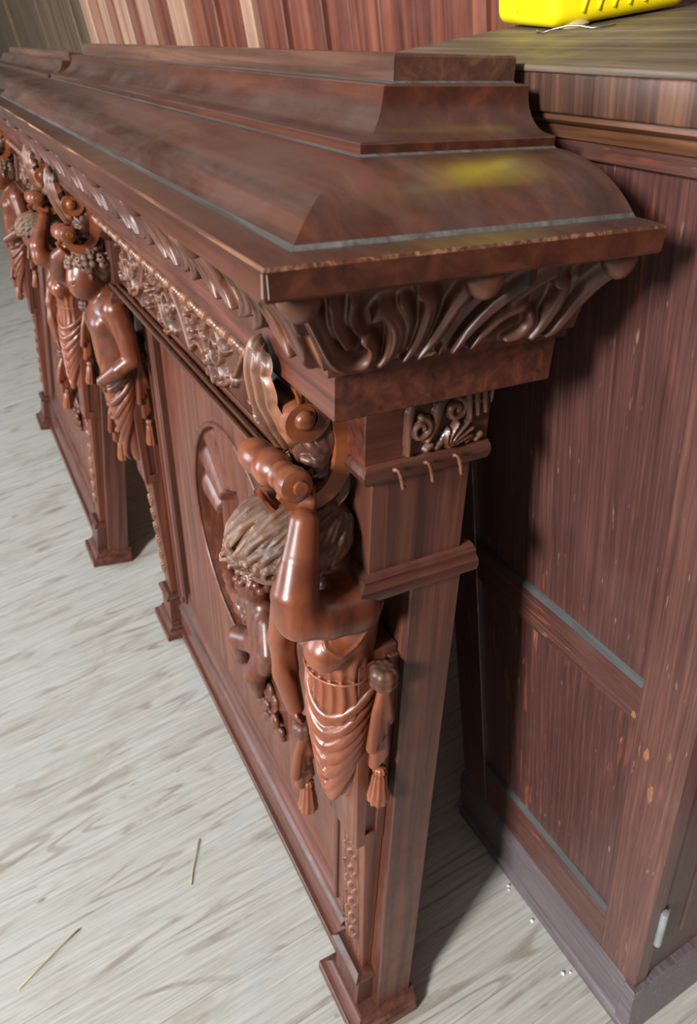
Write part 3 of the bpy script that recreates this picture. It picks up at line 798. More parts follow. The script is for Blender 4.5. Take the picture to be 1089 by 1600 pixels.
def hand(F, w, d, n, s, curl):
    """palm at w, fingers along d, palm normal n"""
    w = np.array(w, float); d = np.array(d, float); d /= np.linalg.norm(d); n = np.array(n, float); n -= d * (n @ d); n /= np.linalg.norm(n); b = np.cross(d, n)
    for i, t in enumerate((-1, -.35, .3, .9)):
        F.chain([w + b * t * s * .2, w + d * s * .85 + b * t * s * .36], [s * .22, s * .17], s * .18)
    for i, (t, L) in enumerate(((-1, .72), (-.35, .92), (.3, .98), (.9, .88))):
        a = w + d * s * .85 + b * t * s * .36; L *= s
        p1 = a + d * L * .45 + n * curl * L * .12; p2 = p1 + d * L * .33 + n * curl * L * .28; p3 = p2 + d * L * .16 + n * curl * L * .30
        F.chain([a, p1, p2, p3], [s * .155, s * .14, s * .13, s * .10], s * .03)
    F.chain([w + b * s * .35 + d * s * .15, w + b * s * .75 + d * s * .55 + n * s * .15, w + b * s * .70 + d * s * .95 + n * s * .32], [s * .2, s * .16, s * .12], s * .08)

def caryatid(root):
    yc = NEAR; c = bpy.data.objects.new('caryatid', None); COL.objects.link(c); c.parent = root
    c['label'] = 'carved female figure with raised arm and bowed head'
    F = Field((-.215, -.030, .520), (-.055, .150, .905), 0.0013)
    # trunk
    F.ell((-.104, .061, .742), (.035, .045, .046), .02)
    F.ell((-.101, .062, .690), (.031, .038, .05), .022)
    F.ell((-.100, .062, .630), (.031, .039, .045), .02)
    F.chain([(-.110, .020, .770), (-.110, .060, .780), (-.110, .106, .766)], [.0195, .021, .019], .020)
    for yy, zz in ((.038, .712), (.085, .708)): F.ell((-.1265, yy, zz), (.0205, .021, .021), .010)
    # neck and head bowed forward
    F.chain([(-.108, .060, .782), (-.132, .060, .806), (-.150, .060, .822)], [.021, .0175, .02], .012)
    hd = (-.156, .061, .826); fwd = (-.78, .22, -.58); up = (-.55, .0, .83)
    F.ell(hd, (.034, .029, .033), .010); f = np.array(fwd) / np.linalg.norm(fwd)
    F.ell(np.array(hd) + f * .010 + np.array([0, 0, -.010]), (.026, .024, .026), .012)
    face(F, hd, fwd, up, .0315, .0013)
    # raised near arm
    F.chain([(-.112, .018, .769), (-.138, .012, .775), (-.1625, .011, .784)], [.0205, .0205, .0185], .012)
    F.chain([(-.1635, .011, .783), (-.166, .013, .804), (-.159, .020, .830), (-.150, .030, .856)], [.0182, .0190, .0160, .0122], .006)
    hand(F, (-.1485, .031, .857), (.22, .45, .80), (.6, .6, -.5), .017, .5)
    # lowered far arm
    F.chain([(-.112, .107, .764), (-.126, .122, .712), (-.134, .123, .660)], [.0180, .0165, .0142], .008)
    F.chain([(-.134, .123, .660), (-.134, .117, .616), (-.129, .106, .576)], [.0142, .0135, .0098], .004)
    hand(F, (-.129, .106, .578), (.12, -.18, -.97), (.8, -.5, 0), .014, .6)
    # pleated bodice between bust and hips
    sl, g = F.win((-.17, 0.0, .60), (-.06, .125, .705))
    ph = np.arctan2(g[1] - .062, -(g[0] + .098)); zz = g[2]
    mk = np.clip((zz - .612) / .012, 0, 1) * np.clip((.702 - zz) / .014, 0, 1)
    F.f[sl] += (.0011 * np.cos(ph * 20 + np.sin(zz * 90) * .8) * mk).astype(np.float32)
    # neckline hem and belt
    ring = [(-.101 - .0322 * math.sin(a), .062 - .0395 * math.cos(a), .668 + .004 * math.cos(a)) for a in np.linspace(-1.0, math.pi + 1.0, 26)]
    F.chain(ring, .0014, .002)
    hem = np.array([(-.096, .014, .770), (-.0985, .0140, .7568), (-.1000, .0120, .7401), (-.1053, .0120, .7260), (-.1152, .0140, .7182), (-.1255, .0180, .7177), (-.1345, .0220, .7255), (-.1397, .0260, .7374), (-.140, .036, .750), (-.138, .050, .755), (-.138, .070, .755), (-.140, .090, .746), (-.136, .104, .736)])
    t = np.arange(len(hem)); tt = np.linspace(0, len(hem) - 1, 49); hp = np.stack([np.interp(tt, t, hem[:, i]) for i in range(3)], 1)
    hp = np.array([F.snap(p) for p in hp])
    for _ in range(5): hp[1:-1] = (hp[:-2] + 2 * hp[1:-1] + hp[2:]) / 4
    F.chain(hp, .0016, .0016)
    F.obj('body', 'figure', c)
    # hair: cap of waved locks sweeping forward over the brow and back to the nape
    G = Field((-.222, -.005, .770), (-.078, .125, .885), 0.0011)
    r2 = np.random.default_rng(3)
    HC = np.array((-.1485, .059, .829)); HR = np.array((.0485, .0385, .0335))
    cr = np.array((.80, 0, .60))
    for i in range(190):
        a = -math.pi + i * 2 * math.pi * 3 / 190 + r2.uniform(-.05, .05)                 # 0 = toward the brow (-x)
        el = R(-8 - 34 * (1 - math.cos(a)) / 2 + r2.uniform(-14, 8))
        e = np.array((-math.cos(a) * math.cos(el), math.sin(a) * math.cos(el), math.sin(el))); ph = r2.uniform(0, 6.28)
        n_ = np.cross(cr, e); n_ /= max(1e-6, np.linalg.norm(n_)); pts = []; rad = []
        for t in np.linspace(0.06, 1, 19):
            q = cr * (1 - t) + e * t; q = q / np.linalg.norm(q) + n_ * (.085 * math.sin(ph * .25 + a * 3 + t * 12) * t ** .4)
            q = HC + q / np.linalg.norm(q) * HR * (1.0 + .05 * math.cos(ph + t * 11 + 1.2) + .05 * t)
            pts.append(q); rad.append(.0009 + .0020 * math.sin(math.pi * min(1, .12 + t * .8)))
        G.chain(pts, rad, .0004)
        if abs((a + math.pi) % (2 * math.pi) - math.pi) < 1.9:
            q = pts[-1]; G.ell(q, (.0036, .0036, .0036), .001)
    G.ell(HC, HR * .985, .0006)
    for i in range(30):                                     # heavier loose locks that flare at the brow
        a = -2.0 + i * 4.0 / 29; el = R(-12 - 14 * (1 - math.cos(a)) / 2); ph = r2.uniform(0, 6.28)
        e = np.array((-math.cos(a) * math.cos(el), math.sin(a) * math.cos(el), math.sin(el)))
        n_ = np.cross(cr, e); n_ /= max(1e-6, np.linalg.norm(n_)); pts = []; rad = []
        for t in np.linspace(r2.uniform(.15, .4), 1.06, 17):
            q = cr * (1 - t) + e * t; q = q / np.linalg.norm(q) + n_ * (.10 * math.sin(ph + t * 15))
            q = HC + q / np.linalg.norm(q) * HR * (1.05 + .045 * math.cos(ph + t * 15 + 1.4) + .62 * max(0, t - .82))
            pts.append(q); rad.append(.0014 + .0022 * math.sin(math.pi * min(1, .1 + t * .82)))
        G.chain(pts, rad, .0005)
    G.obj('hair', 'hair', c)
    drapery(c, yc, (-.082, .012, .682), (-.124, .098, .548), ax=-.099)
    return c

def atlant(root):
    """bare-chested male figure with one hand on the hip, other arm over the head"""
    yc = FAR; o = yc
    c = bpy.data.objects.new('atlant', None); COL.objects.link(c); c.parent = root
    c['label'] = 'carved male figure with hand on hip and arm over head'
    F = Field((-.215, o - .095, .585), (-.055, o + .095, .895), 0.0015)
    F.ell((-.106, o, .738), (.040, .048, .046), .02)
    F.ell((-.104, o, .685), (.032, .034, .05), .02)
    F.ell((-.104, o, .635), (.035, .038, .04), .02)
    F.chain([(-.104, o - .045, .768), (-.106, o, .780), (-.108, o + .046, .772)], [.021, .021, .021], .022)
    for s in (-1, 1): F.ell((-.132, o + s * .021, .737), (.016, .022, .018), .012)
    F.ell((-.137, o, .69), (.006, .018, .03), .014)
    F.chain([(-.108, o, .782), (-.122, o, .806), (-.132, o, .82)], [.021, .019, .02], .012)
    hd = (-.136, o - .004, .822); fwd = (-.80, -.10, -.55); up = (-.52, 0, .85)
    F.ell(hd, (.032, .028, .034), .010)
    f = np.array(fwd) / np.linalg.norm(fwd)
    F.ell(np.array(hd) + f * .010 + np.array([0, 0, -.012]), (.025, .023, .026), .012)
    face(F, hd, fwd, up, .031, .0015)
    # near arm: hand on hip
    F.chain([(-.104, o - .050, .766), (-.096, o - .062, .722), (-.093, o - .068, .682)], [.0205, .0190, .0155], .008)
    F.chain([(-.093, o - .068, .682), (-.118, o - .062, .664), (-.146, o - .046, .642)], [.0155, .0148, .0105], .004)
    hand(F, (-.146, o - .046, .642), (-.02, .45, -.85), (.9, .1, -.2), .015, .6)
    # far arm folded over the head
    F.chain([(-.108, o + .046, .772), (-.140, o + .062, .792), (-.170, o + .055, .815)], [.0205, .019, .0165], .012)
    F.chain([(-.170, o + .055, .815), (-.168, o + .040, .842), (-.150, o + .020, .862)], [.0165, .0155, .0115], .006)
    hand(F, (-.150, o + .020, .862), (.6, -.7, .25), (0, .3, -.9), .015, .5)
    F.obj('body', 'figure', c)
    G = Field((-.20, o - .06, .78), (-.075, o + .06, .88), .0013)
    G.ell((-.126, o - .002, .842), (.036, .034, .026), .006)
    G.ell((-.110, o - .002, .830), (.026, .031, .028), .008)
    r2 = np.random.default_rng(5)
    for i in range(110):
        a = r2.uniform(0, 2 * math.pi); e = r2.uniform(-.15, 1.25)
        q = np.array([-.124 + .039 * math.cos(a) * math.cos(e), o - .002 + .037 * math.sin(a) * math.cos(e), .838 + .030 * math.sin(e)])
        if q[0] < -.150 and q[2] < .832: continue
        G.ell(q, (.0065, .0065, .006), .0012)
        if i % 2: G.ell(q + np.array([.003 * math.cos(a), .003 * math.sin(a), .003]), (.0026,) * 3, .001, None, 'sub')
    G.obj('hair', 'hair', c)
    drapery(c, yc, (-.075, o - .040, .676), (-.122, o + .036, .575), tip=.448, swag=(.640, .470, .622, .452))
    return c

def niche(root):
    """round recess with a fluted shell, arcade and a carved child"""
    cy, cz, r = 0.515, 0.500, 0.190
    xp = -0.050                       # panel face
    # panel board with a circular hole: rings from circle to rectangle
    y0, y1, z0, z1 = 0.165, 0.845, 0.150, 0.790
    n = 96; v = []; f = []
    def edge(a):
        dx, dz = math.cos(a), math.sin(a)
        k = min((y1 - cy) / dx if dx > 1e-9 else (cy - y0) / -dx if dx < -1e-9 else 9, (z1 - cz) / dz if dz > 1e-9 else (cz - z0) / -dz if dz < -1e-9 else 9)
        return cy + dx * k, cz + dz * k
    ang = sorted([2 * math.pi * i / n for i in range(n)] + [math.atan2(b - cz, a - cy) % (2 * math.pi) for a in (y0, y1) for b in (z0, z1)])
    n = len(ang)
    for a in ang:
        ca, sa = math.cos(a), math.sin(a); ey, ez = edge(a)
        for (x, yy, zz) in ((xp + .042, cy + (r - .008) * ca, cz + (r - .008) * sa), (xp + .001, cy + (r - .002) * ca, cz + (r - .002) * sa), (xp, cy + r * ca, cz + r * sa), (xp, ey, ez), (xp + .012, ey, ez)): v.append((x, yy, zz))
    for i in range(n):
        a, b = i * 5, ((i + 1) % n) * 5
        for j in range(4): f.append((a + j, b + j, b + j + 1, a + j + 1))
    pn = from_np('panel', v, f, 'panel', root, 30, True); pn['label'] = 'red-brown panel with a round carved recess'
    # back of the recess: relief with fluted shell above and two arched doorways below
    def hf(U, V, H):
        dy, dz = U - cy, V - cz; rr = np.sqrt(dy * dy + dz * dz); a = np.arctan2(dz + .05, dy)
        rs = np.sqrt(dy * dy + (dz + .05) ** 2)
        shell = np.clip((rs - .122) / .008, 0, 1) * np.clip((dz + .03) / .012, 0, 1)
        flute = .014 + .013 * np.abs(np.cos(a * 10)) ** .8 + .008 * np.clip((rs - .12) / .10, 0, 1)
        return np.maximum(H, shell * flute)
    S = []
    for yy in (-.115, -.045, .045, .115): S.append(dict(p=[(cy + yy, .335), (cy + yy, .52)], w=.011, h=.020, smooth=False))
    for yy in (-.080, 0, .080): S.append(dict(p=[(cy + yy + .036 * math.cos(t), .52 + .05 * math.sin(t)) for t in np.linspace(0, math.pi, 9)], w=.008, h=.012))
    for q in range(60):
        gx, gz = cy + rng.uniform(-.15, .15), .325 + abs(rng.normal(0, .022)); a = rng.uniform(.3, 2.8)
        S.append(dict(p=[(gx, gz), (gx + .012 * math.cos(a), gz + .014 * math.sin(a)), (gx + .02 * math.cos(a + .5), gz + .024 * math.sin(a + .5))], w=[.003, .007, .002], h=rng.uniform(.008, .018), g=2))
    slab_relief('shell_relief', 'x', cy - r + .004, cy + r - .004, cz - r + .004, cz + r - .004, .0022, S, 'panel', pn, -0.0095, hf)
    ringp = [(xp - .001, cy + (r + .001) * math.cos(a), cz + (r + .001) * math.sin(a)) for a in np.linspace(0, 2 * math.pi, 97)]
    ring_v = []; ring_f = []
    for i in range(96):
        a = 2 * math.pi * i / 96
        for t in np.linspace(0, math.pi, 7):
            q = r + .001 + .0045 * math.cos(t); ring_v.append((xp - .0035 * math.sin(t), cy + q * math.cos(a), cz + q * math.sin(a)))
    for i in range(96):
        for j in range(6): a, b = i * 7 + j, ((i + 1) % 96) * 7 + j; ring_f.append((a, b, b + 1, a + 1))
    from_np('recess_rim', ring_v, ring_f, 'panel', pn, None, True)
    # child seated among leaves, one arm stretched out
    o = np.array((-.050, 0.40, 0.40))
    F = Field(o + np.array((-.062, -.11, -.14)), o + np.array((.045, .18, .17)), .0017)
    e = lambda p, r_, k=.012: F.ell(o + np.array(p), r_, k)
    e((0, 0, .030), (.026, .034, .044)); e((0, .002, -.012), (.027, .036, .030)); e((-.006, .012, .102), (.027, .028, .030), .006)
    F.chain([o + np.array((0, .004, .06)), o + np.array((-.004, .010, .085))], [.016, .014], .01)
    F.chain([o + np.array(p) for p in ((-.006, .026, .052), (-.014, .068, .040), (-.012, .118, .045))], [.0155, .0145, .0105], .008)
    F.chain([o + np.array(p) for p in ((-.006, -.028, .052), (-.016, -.055, .02), (-.018, -.04, -.02))], [.0155, .014, .011], .008)
    F.chain([o + np.array(p) for p in ((-.006, .018, -.018), (-.024, .052, -.028), (-.018, .066, -.085))], [.021, .019, .0125], .008)
    F.chain([o + np.array(p) for p in ((-.006, -.018, -.02), (-.024, -.010, -.055), (-.014, .004, -.108))], [.021, .018, .0125], .008)
    hand(F, o + np.array((-.012, .118, .045)), (0, 1, .05), (.3, 0, -1), .012, .4)
    face(F, o + np.array((-.006, .012, .102)), (-.75, .5, -.25), (0, 0, 1), .027, .0017)
    bp = F.obj('carved_child', 'panel', pn); bp['label'] = 'carved child with outstretched arm'
    G = Field(o + np.array((-.045, -.035, .075)), o + np.array((.040, .06, .15)), .0016)
    for i in range(70):
        a = rng.uniform(0, 6.28); el = rng.uniform(.05, 1.4)
        q = o + np.array((-.004, .010, .106)) + np.array([.029 * math.cos(a) * math.cos(el), .030 * math.sin(a) * math.cos(el), .030 * math.sin(el)])
        G.ell(q, (.0065,) * 3, .001)
    G.ell(o + np.array((-.002, .010, .108)), (.026, .027, .026), .002)
    G.obj('child_curls', 'panel', pn)
    K = Field((-.080, .30, .19), (-.005, .74, .37), .0020)       # mound of leaves and fruit along the bottom
    for i in range(75):
        yy = rng.uniform(.37, .68); lim = cz - math.sqrt(max(.0001, .178 ** 2 - (yy - cy) ** 2))
        K.ell((-.030 + rng.uniform(-.010, .006), yy, lim + abs(rng.normal(0, .014))), (.008, .007, .016), .003, rotm(x=rng.uniform(-80, 80)))
    for i in range(90):
        yy = rng.normal(.415, .035); zz = .250 + abs(rng.normal(0, .030))
        K.ell((-.052 + rng.uniform(-.010, .010), yy, zz), (.006, rng.uniform(.006, .013), rng.uniform(.008, .018)), .0015, rotm(x=rng.uniform(-70, 70)))
    K.obj('leaf_mound', 'panel', pn)

def frame_mould(root, nm, p0, p1, up, mat='maho_z'):
    sect = [(0, 0), (0, .010), (.003, .013), (.007, .013), (.010, .008), (.013, .0085), (.017, .016), (.022, .018), (.026, .014), (.028, .004), (.028, 0)]
    # section a across the width, b toward the viewer
    return sweep(nm, [p0, p1], sect, mat, root, up, angle=45)

def make_unit(name, label, loc, lean):
    root = thing(name, label, 'bar front', loc, (0, R(lean), 0), 'carved bar front sections')
    hood('shelf', [(.002, 1.0645), (0, 1.0662), (0, 1.0783), (.0012, 1.0800), (.05, 1.0803)], XF, XB, Y0, Y1, 'hood', root, 32, (2,))
    hood('dust_line', [(.0225, 1.0801), (.0238, 1.0806), (.0252, 1.0821), (.03, 1.082)], XF, XB, Y0, Y1, 'dust', root, 60)
    hood('dust_line', [(.0958, 1.1078), (.0975, 1.1083), (.0993, 1.1091), (.101, 1.109)], XF, XB, Y0, Y1, 'dust', root, 60)
    hood('dust_line', [(.1440, 1.1409), (.1450, 1.1413), (.1465, 1.1422), (.148, 1.142)], XF, XB, Y0, Y1, 'dust', root, 60)
    ov = []
    for t in np.linspace(0, 1, 12):
        a = t * math.pi / 2; ov.append((.023 + .076 * (1 - math.cos(a * .97)) ** .92 * .98 + .0, 1.080 + .0285 * math.sin(a) ** 1.0))
    ov = [(.0235, 1.0801), (.026, 1.0825), (.031, 1.0868), (.038, 1.0917), (.046, 1.0962), (.055, 1.1003), (.065, 1.1037), (.076, 1.1062), (.088, 1.1076), (.098, 1.108), (.12, 1.108)]
    hood('ovolo', ov, XF, XB, Y0, Y1, 'hood', root, 28)
    hood('fillet', [(.1, 1.1075), (.099, 1.1085), (.099, 1.1135), (.1, 1.1145), (.12, 1.1148)], XF, XB, Y0, Y1, 'hood', root)
    cv = [(.1, 1.1146)]
    for t in np.linspace(0, 1, 10):
        a = t * math.pi / 2; cv.append((.104 + .0265 * math.sin(a), 1.1149 + .0250 * (1 - math.cos(a))))
    cv += [(.1315, 1.1400), (.1325, 1.1408), (.15, 1.141)]
    hood('cove', cv, XF, XB, Y0, Y1, 'hood', root, 30)
    tb = hood('top_board', [(.147, 1.1408), (.1463, 1.1418), (.1463, 1.1545), (.1475, 1.156), (.20, 1.156)], XF, XB, Y0, Y1, 'sheen_board', root)
    bed_moulding(root)
    hood('beam', [(.0705, .9648), (.0695, .9658), (.0695, .9955), (.066, .9975), (.0605, .999), (.060, 1.006), (.058, 1.0072), (.07, 1.0075)], XF, XB, Y0, Y1, 'maho_y', root)
    beads(root); frieze(root)
    # frieze backing, ledge, rails and stiles
    box('frieze_board', -.080, -.02, .085, .935, .80, .966, 'maho_y', root, 0.001)
    sweep('ledge', [(-.080, .100, .8105), (-.080, .918, .8105)], [(0, .004), (-.005, .004), (-.007, .001), (-.007, -.004), (-.012, -.005), (-.013, .001), (-.017, .002), (-.019, -.003), (-.022, -.003), (-.024, .001), (-.027, .001), (-.028, -.003), (-.024, -.008), (-.018, -.010), (-.014, -.016), (-.010, -.022), (0, -.024)], 'ledge', root, (0, 0, 1), angle=40)
    box('top_rail', -.062, -.02, .12, .90, .755, .80, 'panel', root, .001)
    box('back_board', -.0085, -.002, .10, .92, .03, .98, 'darkwood', root, .001)
    niche(root)
    for ya, yb in ((.015, .150), (.868, 1.003)):
        pr = box('pier', -.058, -.006, ya, yb, .028, .778, 'maho_z', root, .0015)
        for fy in ((ya + .098, ya + .124) if ya < .5 else (ya + .012, ya + .038),):
            box('sunk_groove', -.0590, -.052, fy[0] + .006, fy[1] - .006, .14, .74, 'maho_z', pr, .0004)
            box('groove_bead', -.0625, -.052, fy[0] - .002, fy[0] + .005, .12, .76, 'panel', pr, .002, 2)
            box('groove_bead', -.0625, -.052, fy[1] - .005, fy[1] + .002, .12, .76, 'panel', pr, .002, 2)
    # panel frame mouldings
    def bar(nm, a, b, sect, mat):
        return sweep(nm, [a, b], sect, mat, root, (-1, 0, 0), angle=45)
    S1 = [(0, -.012), (0, .009), (.003, .012), (.008, .012), (.011, .007), (.016, .009), (.021, .005), (.023, .001), (.023, -.012)]
    bar('stile_moulding', (-.050, .872, .14), (-.050, .872, .79), [(-a, b) for a, b in S1], 'maho_z')
    bar('stile_moulding', (-.050, .146, .14), (-.050, .146, .79), S1, 'maho_z')
    bar('head_moulding', (-.050, .15, .792), (-.050, .87, .792), [(-a, b) for a, b in S1][::-1] if False else S1, 'ledge')
    # base rail with stepped mouldings
    box('base_rail', -.062, -.006, .105, .915, .016, .085, 'maho_y', root, .0015)
    box('base_shoe', -.068, -.006, .110, .908, .0, .016, 'maho_y', root, .001)
    sweep('base_moulding', [(-.050, .112, .085), (-.050, .906, .085)], [(.010, 0), (-.014, 0), (-.016, .004), (-.013, .010), (-.008, .013), (-.009, .022), (-.012, .026), (-.009, .034), (-.003, .040), (-.002, .054), (.002, .066), (.010, .068)], 'maho_y', root, (0, 0, 1), angle=45)
    def chip(cx, cz, a, b, y, seed):
        r2 = np.random.default_rng(seed); n = 16; v = [(cx, y - .0006, cz)]
        for i in range(n):
            t = 2 * math.pi * i / n; k = 1 + r2.uniform(-.35, .35); v.append((cx + a * k * math.cos(t), y + .0001, cz + b * k * math.sin(t) + .1 * a * k * math.cos(t)))
        from_np('bare_chip', v, [(0, 1 + i, 1 + (i + 1) % n) for i in range(n)], 'chip', root, None, True)
    chip(-.098, 1.0035, .0075, .0017, Y0 + .0598, 1); chip(-.066, 1.0042, .0040, .0014, Y0 + .0598, 2)
    hexa('corner_chip', [(XF - .0003, Y0 + .0022, 1.0670), (XF + .0022, Y0 - .0003, 1.0670), (XF + .003, Y0 + .003, 1.0670), (XF + .0015, Y0 + .0035, 1.0670), (XF - .0003, Y0 + .0018, 1.0775), (XF + .0016, Y0 - .0003, 1.0775), (XF + .003, Y0 + .003, 1.0775), (XF + .0015, Y0 + .0035, 1.0775)], 'chip_white', root, 0)
    pilaster(root, NEAR, 1); pilaster(root, FAR, -1)
    cap_carving(root)
    bracket(root, NEAR); bracket(root, FAR)
    caryatid(root); atlant(root)
    return root

def copy_tree(o, parent=None):
    c = o.copy(); COL.objects.link(c); c.parent = parent
    for ch in [x for x in KIDS.get(o.name, [])]: copy_tree(ch, c)
    return c

u1 = make_unit('carved_bar_front', 'nearer carved mahogany bar front with bent-arm caryatid, leaning beside the cabinet', (.1356, .392, 0), 9.9)
KIDS = {}
for o in list(bpy.data.objects):
    if o.parent: KIDS.setdefault(o.parent.name, []).append(o)
u2 = copy_tree(u1); u2.location = (.0406, 1.667, 0); u2.rotation_euler = (0, R(16.3), 0)
u2['label'] = 'farther carved mahogany bar front, leaning back more, cut by the left edge'

# ================================================================== CABINET
CX, CY0, CY1, CT = .371, .232, .600, 1.1305
cab = thing('cabinet', 'tall worn red-brown panelled cabinet at right under the yellow jug', 'cabinet')
box('worktop', CX - .016, .685, CY0 - .05, .648, 1.1262, CT, 'worktop', cab, .0012, 2)
box('worktop_edge', CX - .0152, .684, CY0 - .047, .645, 1.1035, 1.1262, 'workedge', cab, .0015, 2)
sweep('cornice', [(CX - .002, CY0 - .03, 1.1035), (CX - .002, .630, 1.1035)], [(.014, 0), (-.009, 0), (-.010, -.004), (-.007, -.007), (-.004, -.008), (-.004, -.011), (-.001, -.017), (.014, -.0175)], 'cab_mould', cab, (0, 0, 1), angle=40)
box('carcass', CX + .012, .684, CY0 + .012, .588, .0, 1.086, 'cab_dark', cab, .001)
# side seen from the carved fronts: stiles, rails, panels
box('stile', CX, CX + .022, CY0, .291, .108, 1.086, 'cab_worn', cab, .0012)
box('stile', CX, CX + .022, .543, CY1, .108, 1.086, 'cab', cab, .0012)
box('top_rail', CX + .0005, CX + .022, .291, .543, 1.074, 1.086, 'cab_y', cab, .0008)
mr = hexa('mid_rail', [(CX + .0005, .291, .594), (CX + .02, .291, .594), (CX + .02, .543, .594), (CX + .0005, .543, .594), (CX + .0005, .291, .645), (CX + .02, .291, .656), (CX + .02, .543, .656), (CX + .0005, .543, .645)], 'cab_y', cab, .0006)
hexa('dust_line', [(CX + .0004, .2915, .6452), (CX + .012, .2915, .6520), (CX + .012, .5425, .6520), (CX + .0004, .5425, .6452), (CX + .0010, .2915, .6462), (CX + .012, .2915, .6530), (CX + .012, .5425, .6530), (CX + .0010, .5425, .6462)], 'cab_dust', mr, 0)
lr = hexa('bottom_rail', [(CX + .0005, .291, .108), (CX + .02, .291, .108), (CX + .02, .543, .108), (CX + .0005, .543, .108), (CX + .0005, .291, .212), (CX + .02, .291, .222), (CX + .02, .543, .222), (CX + .0005, .543, .212)], 'cab_y', cab, .0006)
hexa('dust_line', [(CX + .0004, .2915, .2122), (CX + .012, .2915, .2182), (CX + .012, .5425, .2182), (CX + .0004, .5425, .2122), (CX + .0010, .2915, .2132), (CX + .012, .2915, .2192), (CX + .012, .5425, .2192), (CX + .0010, .5425, .2132)], 'cab_dust', lr, 0)
box('side_panel', CX + .0065, CX + .02, .287, .547, .64, 1.08, 'cab', cab, 0)
box('side_panel', CX + .0065, CX + .02, .287, .547, .20, .60, 'cab', cab, 0)
# skirting
sk = [(-.012, 0), (-.012, .018), (-.006, .022), (-.006, .098), (-.003, .108), (0, .116), (.012, .118), (.012, 0)]
sweep('skirting', [(CX, CY0 - .006, 0), (CX, CY1 + .006, 0)], sk, 'cab_base', cab, (0, 0, 1), angle=40)
hexa('skirting', [(CX - .012, CY0 - .012, 0), (.684, CY0 - .012, 0), (.684, CY0 + .012, 0), (CX - .012, CY0 + .012, 0), (CX - .004, CY0 - .005, .118), (.684, CY0 - .005, .118), (.684, CY0 + .012, .118), (CX - .004, CY0 + .012, .118)], 'cab_base', cab, .001)
# front: stile, door with its frame, hinge
box('front_stile', CX + .001, CX + .0145, CY0 + .0005, CY0 + .016, .116, 1.086, 'cab_dark', cab, .0008)
dr = box('door', CX + .0158, .668, CY0 + .003, CY0 + .02, .125, 1.07, 'cab_dark', cab, .0012)
box('door_panel', CX + .065, .62, CY0 + .0005, CY0 + .01, .2, 1.0, 'cab_dark', dr, .002)
hg = lathe('hinge', [(.0005, -.040), (.0042, -.0395), (.0045, -.038), (.0045, .038), (.0042, .0395), (.0005, .040)], 'hinge', dr, (CX + .0205, CY0 - .002, .265), 'z', 14)
box('hinge_leaf', CX + .018, CX + .034, CY0 + .0004, CY0 + .004, .232, .298, 'hinge', dr, .0005)
# wear patches where the stain is knocked off, lying in the surface
def patch(y, z, a, b, seed, mat='filler'):
    r2 = np.random.default_rng(seed); n = 18; v = [(CX - .0006, y, z)]
    for i in range(n):
        t = 2 * math.pi * i / n; k = 1 + r2.uniform(-.25, .25); v.append((CX + .0002, y + a * k * math.cos(t), z + b * k * math.sin(t)))
    return from_np('filler_patch', v, [(0, 1 + (i + 1) % n, 1 + i) for i in range(n)], mat, cab, None, True)
for i, (yy, zz, a, b) in enumerate([(.2745, .565, .0040, .012), (.2625, .515, .0040, .020), (.2955, .6035, .003, .005)]): patch(yy, zz, a, b, i)

# yellow jug on the cabinet top
jx, jy, jz = .546, .594, CT + .008
jug = thing('yellow_jug', 'bright yellow plastic jug with a grey label on the cabinet top', 'jug', (jx, jy, CT), (0, 0, R(-15)))
bm = bmesh.new(); bmesh.ops.create_cube(bm, size=1)
for v in bm.verts:
    top = v.co.z > 0; v.co = Vector((v.co.x * .124, v.co.y * .116, .0015 + (0.24 if top else 0)))
bmesh.ops.bevel(bm, geom=list(bm.edges), offset=.011, segments=4, affect='EDGES', profile=.5)
bm_obj('body', bm, 'yellow', jug, True, 60)
for i in range(6):
    xx = -.034 + i * .0135
    tube('rib', [(xx + .007 * t, -.0578 + .0012 * abs(t - .5), .010 + .022 * t) for t in np.linspace(0, 1, 5)], .0022, 'yellow', jug, 8)
box('label', -.046, .018, -.0590, -.0570, .034, .12, 'label', jug, .0006)
tube('seam', [(-.0622, .006, .012 + .13 * t) for t in np.linspace(0, 1, 5)], .0012, 'yellow', jug, 6)
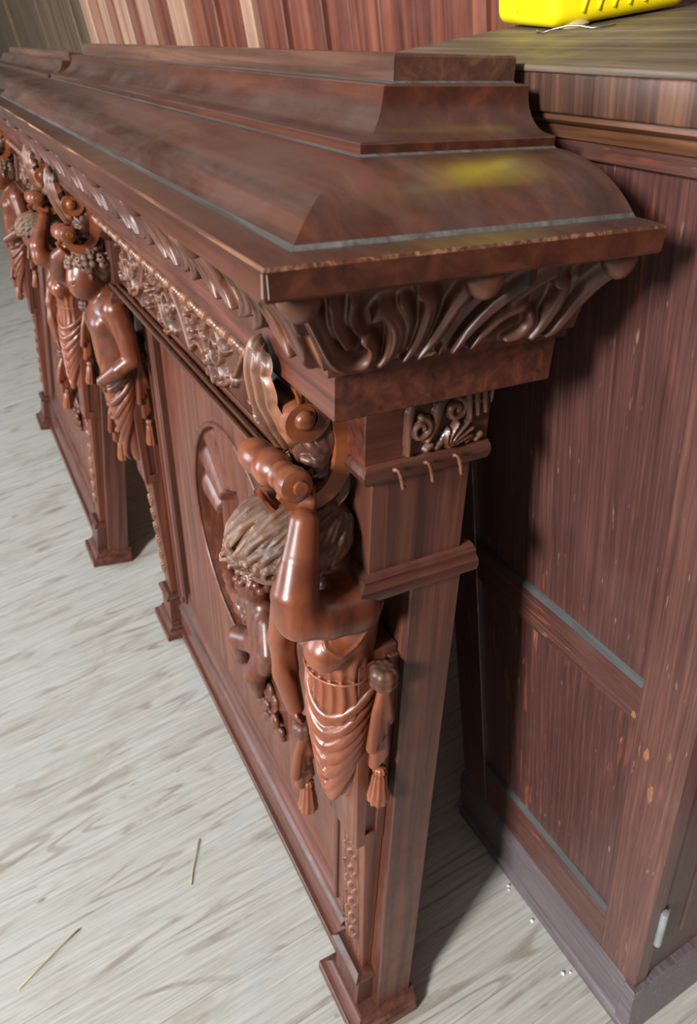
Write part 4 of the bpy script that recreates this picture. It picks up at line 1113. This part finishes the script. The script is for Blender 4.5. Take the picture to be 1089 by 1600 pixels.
lathe('cap', [(.0005, .0), (.010, .001), (.0105, .004), (.0105, .014), (.0005, .015)], 'grey_cap', jug, (.058, -.035, .040), 'x', 18)
nk = lathe('neck', [(.0005, .24), (.03, .245), (.022, .262), (.02, .285), (.0005, .286)], 'yellow', jug, (0, 0, 0), 'z', 20)
wire = thing('wire_clip', 'bent steel wire clip lying under the yellow jug', 'wire', (jx - .072, jy - .034, CT))
tube('wire_loop', [(.002, .016, .0012), (-.006, .006, .0012), (-.010, -.006, .0014), (-.006, -.014, .0030), (.000, -.022, .0042), (.006, -.030, .0034), (.010, -.040, .0012), (.018, -.046, .0012), (.028, -.046, .0012)], .0008, 'steel', wire, 6)
lathe('jug_foot', [(.0005, 0), (.012, 0), (.013, .002), (.010, .006), (.0005, .006)], 'straw', jug, (-.035, -.045, 0), 'z', 18)

# ================================================================== SMALL THINGS ON THE FLOOR
def one(o, label, cat, group=None):
    o['label'] = label; o['category'] = cat
    if group: o['group'] = group
    return o
one(tube('straw', [(-.0551, .8095, .0018), (-.070, .785, .0028), (-.084, .760, .0022), (-.0935, .7395, .0016)], .0010, 'straw'), 'short dry straw on the floorboards, nearer the carved panel', 'straw')
one(tube('straw', [(-.2781, .7694, .0018), (-.31, .758, .003), (-.35, .742, .0026), (-.384, .7282, .0016)], .0013, 'straw'), 'long pale straw on the floorboards at lower left', 'straw')
def crumb(p, s, seed, label='small white crumb on the floor along the cabinet skirting'):
    r2 = np.random.default_rng(seed); bm = bmesh.new(); bmesh.ops.create_icosphere(bm, subdivisions=1, radius=s)
    for v in bm.verts: v.co *= float(r2.uniform(.6, 1.25)); v.co.z = v.co.z * .6
    mn = min(v.co.z for v in bm.verts)
    for v in bm.verts: v.co.z -= mn
    o = bm_obj('crumb', bm, 'crumb', None, True, 50); o.location = p
    one(o, label, 'crumb', 'crumbs beside the cabinet')
for i, p in enumerate([(.348, .456, 0), (.352, .462, 0), (.349, .401, 0), (.351, .318, 0), (.340, .322, 0)]): crumb(p, .0022 + .0006 * (i % 3), i)
